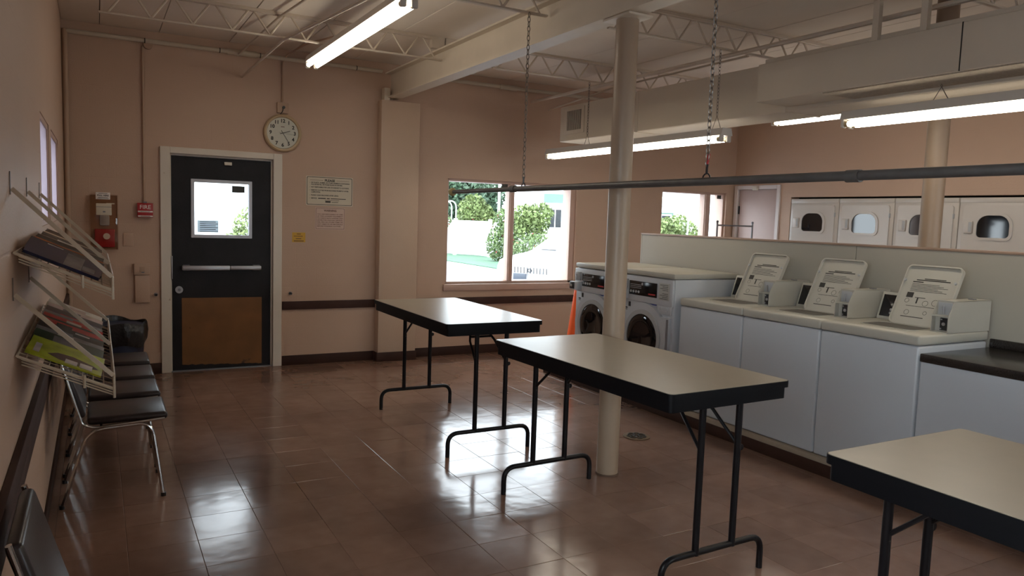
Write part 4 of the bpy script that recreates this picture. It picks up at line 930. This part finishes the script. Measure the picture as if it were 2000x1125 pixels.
# local frame: nose points to -Y
prof = [(-.02,.25),(-.05,.50),(.0,.76),(.07,.88),(.30,.95),(1.05,1.03),(1.2,1.06),(1.95,1.42),(2.4,1.47),(3.3,1.44),(4.0,1.15),(4.5,1.05),(4.6,.7),(4.55,.25)]
bm = NB(); n = len(prof); sec = []
for (x, k) in ((-.90,.0),(-.84,1),(-.55,1.6),(0,1.8),(.55,1.6),(.84,1),(.90,.0)):
    sec.append([bm.verts.new((x*(1 if z < 1.2 else .80), y+.10*(abs(x)/.9)**2*(1 if y < 1.5 else -1 if y > 4 else 0), z+(-.05 if k < .5 else (0 if k < 1.2 else .025))*(1 if z > .9 else 0))) for (y, z) in prof])
for A, B in zip(sec, sec[1:]):
    for i in range(n-1): bm.faces.new((A[i], A[i+1], B[i+1], B[i]))
bm.faces.new(sec[0]); bm.faces.new(sec[-1][::-1])
for A, B in zip(sec, sec[1:]): bm.faces.new((A[0], B[0], B[-1], A[-1]))
bmesh.ops.recalc_face_normals(bm, faces=bm.faces[:]); obj('car_body', bm, M_car, cr, ang=40)
g = BX('grille_surround', M_car, cr, -.50, .50, -.065, .05, .64, .80, .02); 
for k in range(12): xx = -.44+k*.075; BX('grille_slat', M_tint, g, xx, xx+.014, -.075, -.06, .66, .78)
b = NB(); ring_prism(b, [(.055*math.cos(t), .72+.04*math.sin(t)) for t in [q*2*PI/20 for q in range(20)]], [(.04*math.cos(t), .72+.027*math.sin(t)) for t in [q*2*PI/20 for q in range(20)]], -.085, -.07, 'y'); obj('grille_emblem', b, M_dark, g)
BX('number_plate', mat('plate_grey', (.05,.06,.08), .4), cr, -.36, -.06, -.12, -.09, .50, .65, .006)
BX('lower_intake', M_tint, cr, -.62, -.05, -.085, -.03, .42, .50, .01); BX('lower_intake', M_tint, cr, .05, .62, -.085, -.03, .42, .50, .01)
for s in (-1, 1): BX('headlight', mat('lamp_lens', (.55,.57,.6), .15), cr, s*.70-.12, s*.70+.12, .0, .10, .66, .80, .03)
b = NB(); prism(b, [(-.66,0),(.66,0),(.58,.80),(-.58,.80)], -.008, .008, 'y'); ws = obj('windscreen', b, mat('sky_glare_windscreen', (.42,.45,.48), .08), cr); ws.matrix_local = Matrix.Translation((0,1.22,1.095)) @ Matrix.Rotation(math.radians(-63.7), 4, 'X')  # pale windscreen colour stands in for the sky reflected in the glass
for s in (-1, 1):
    for y in (.95, 3.85):
        b = NB(); cyl(b, (s*.80,y,.34), .34, -.11, .11, 28, axis='x'); wl = obj('wheel', b, M_dark, cr); b = NB(); cyl(b, (s*.83,y,.34), .2, -.09, .09, 20, axis='x'); obj('wheel_rim', b, M_alu, wl)
for x in (-.30,.32): BX('wiper', M_dark, cr, x-.22, x+.14, 1.17, 1.20, 1.085, 1.10)
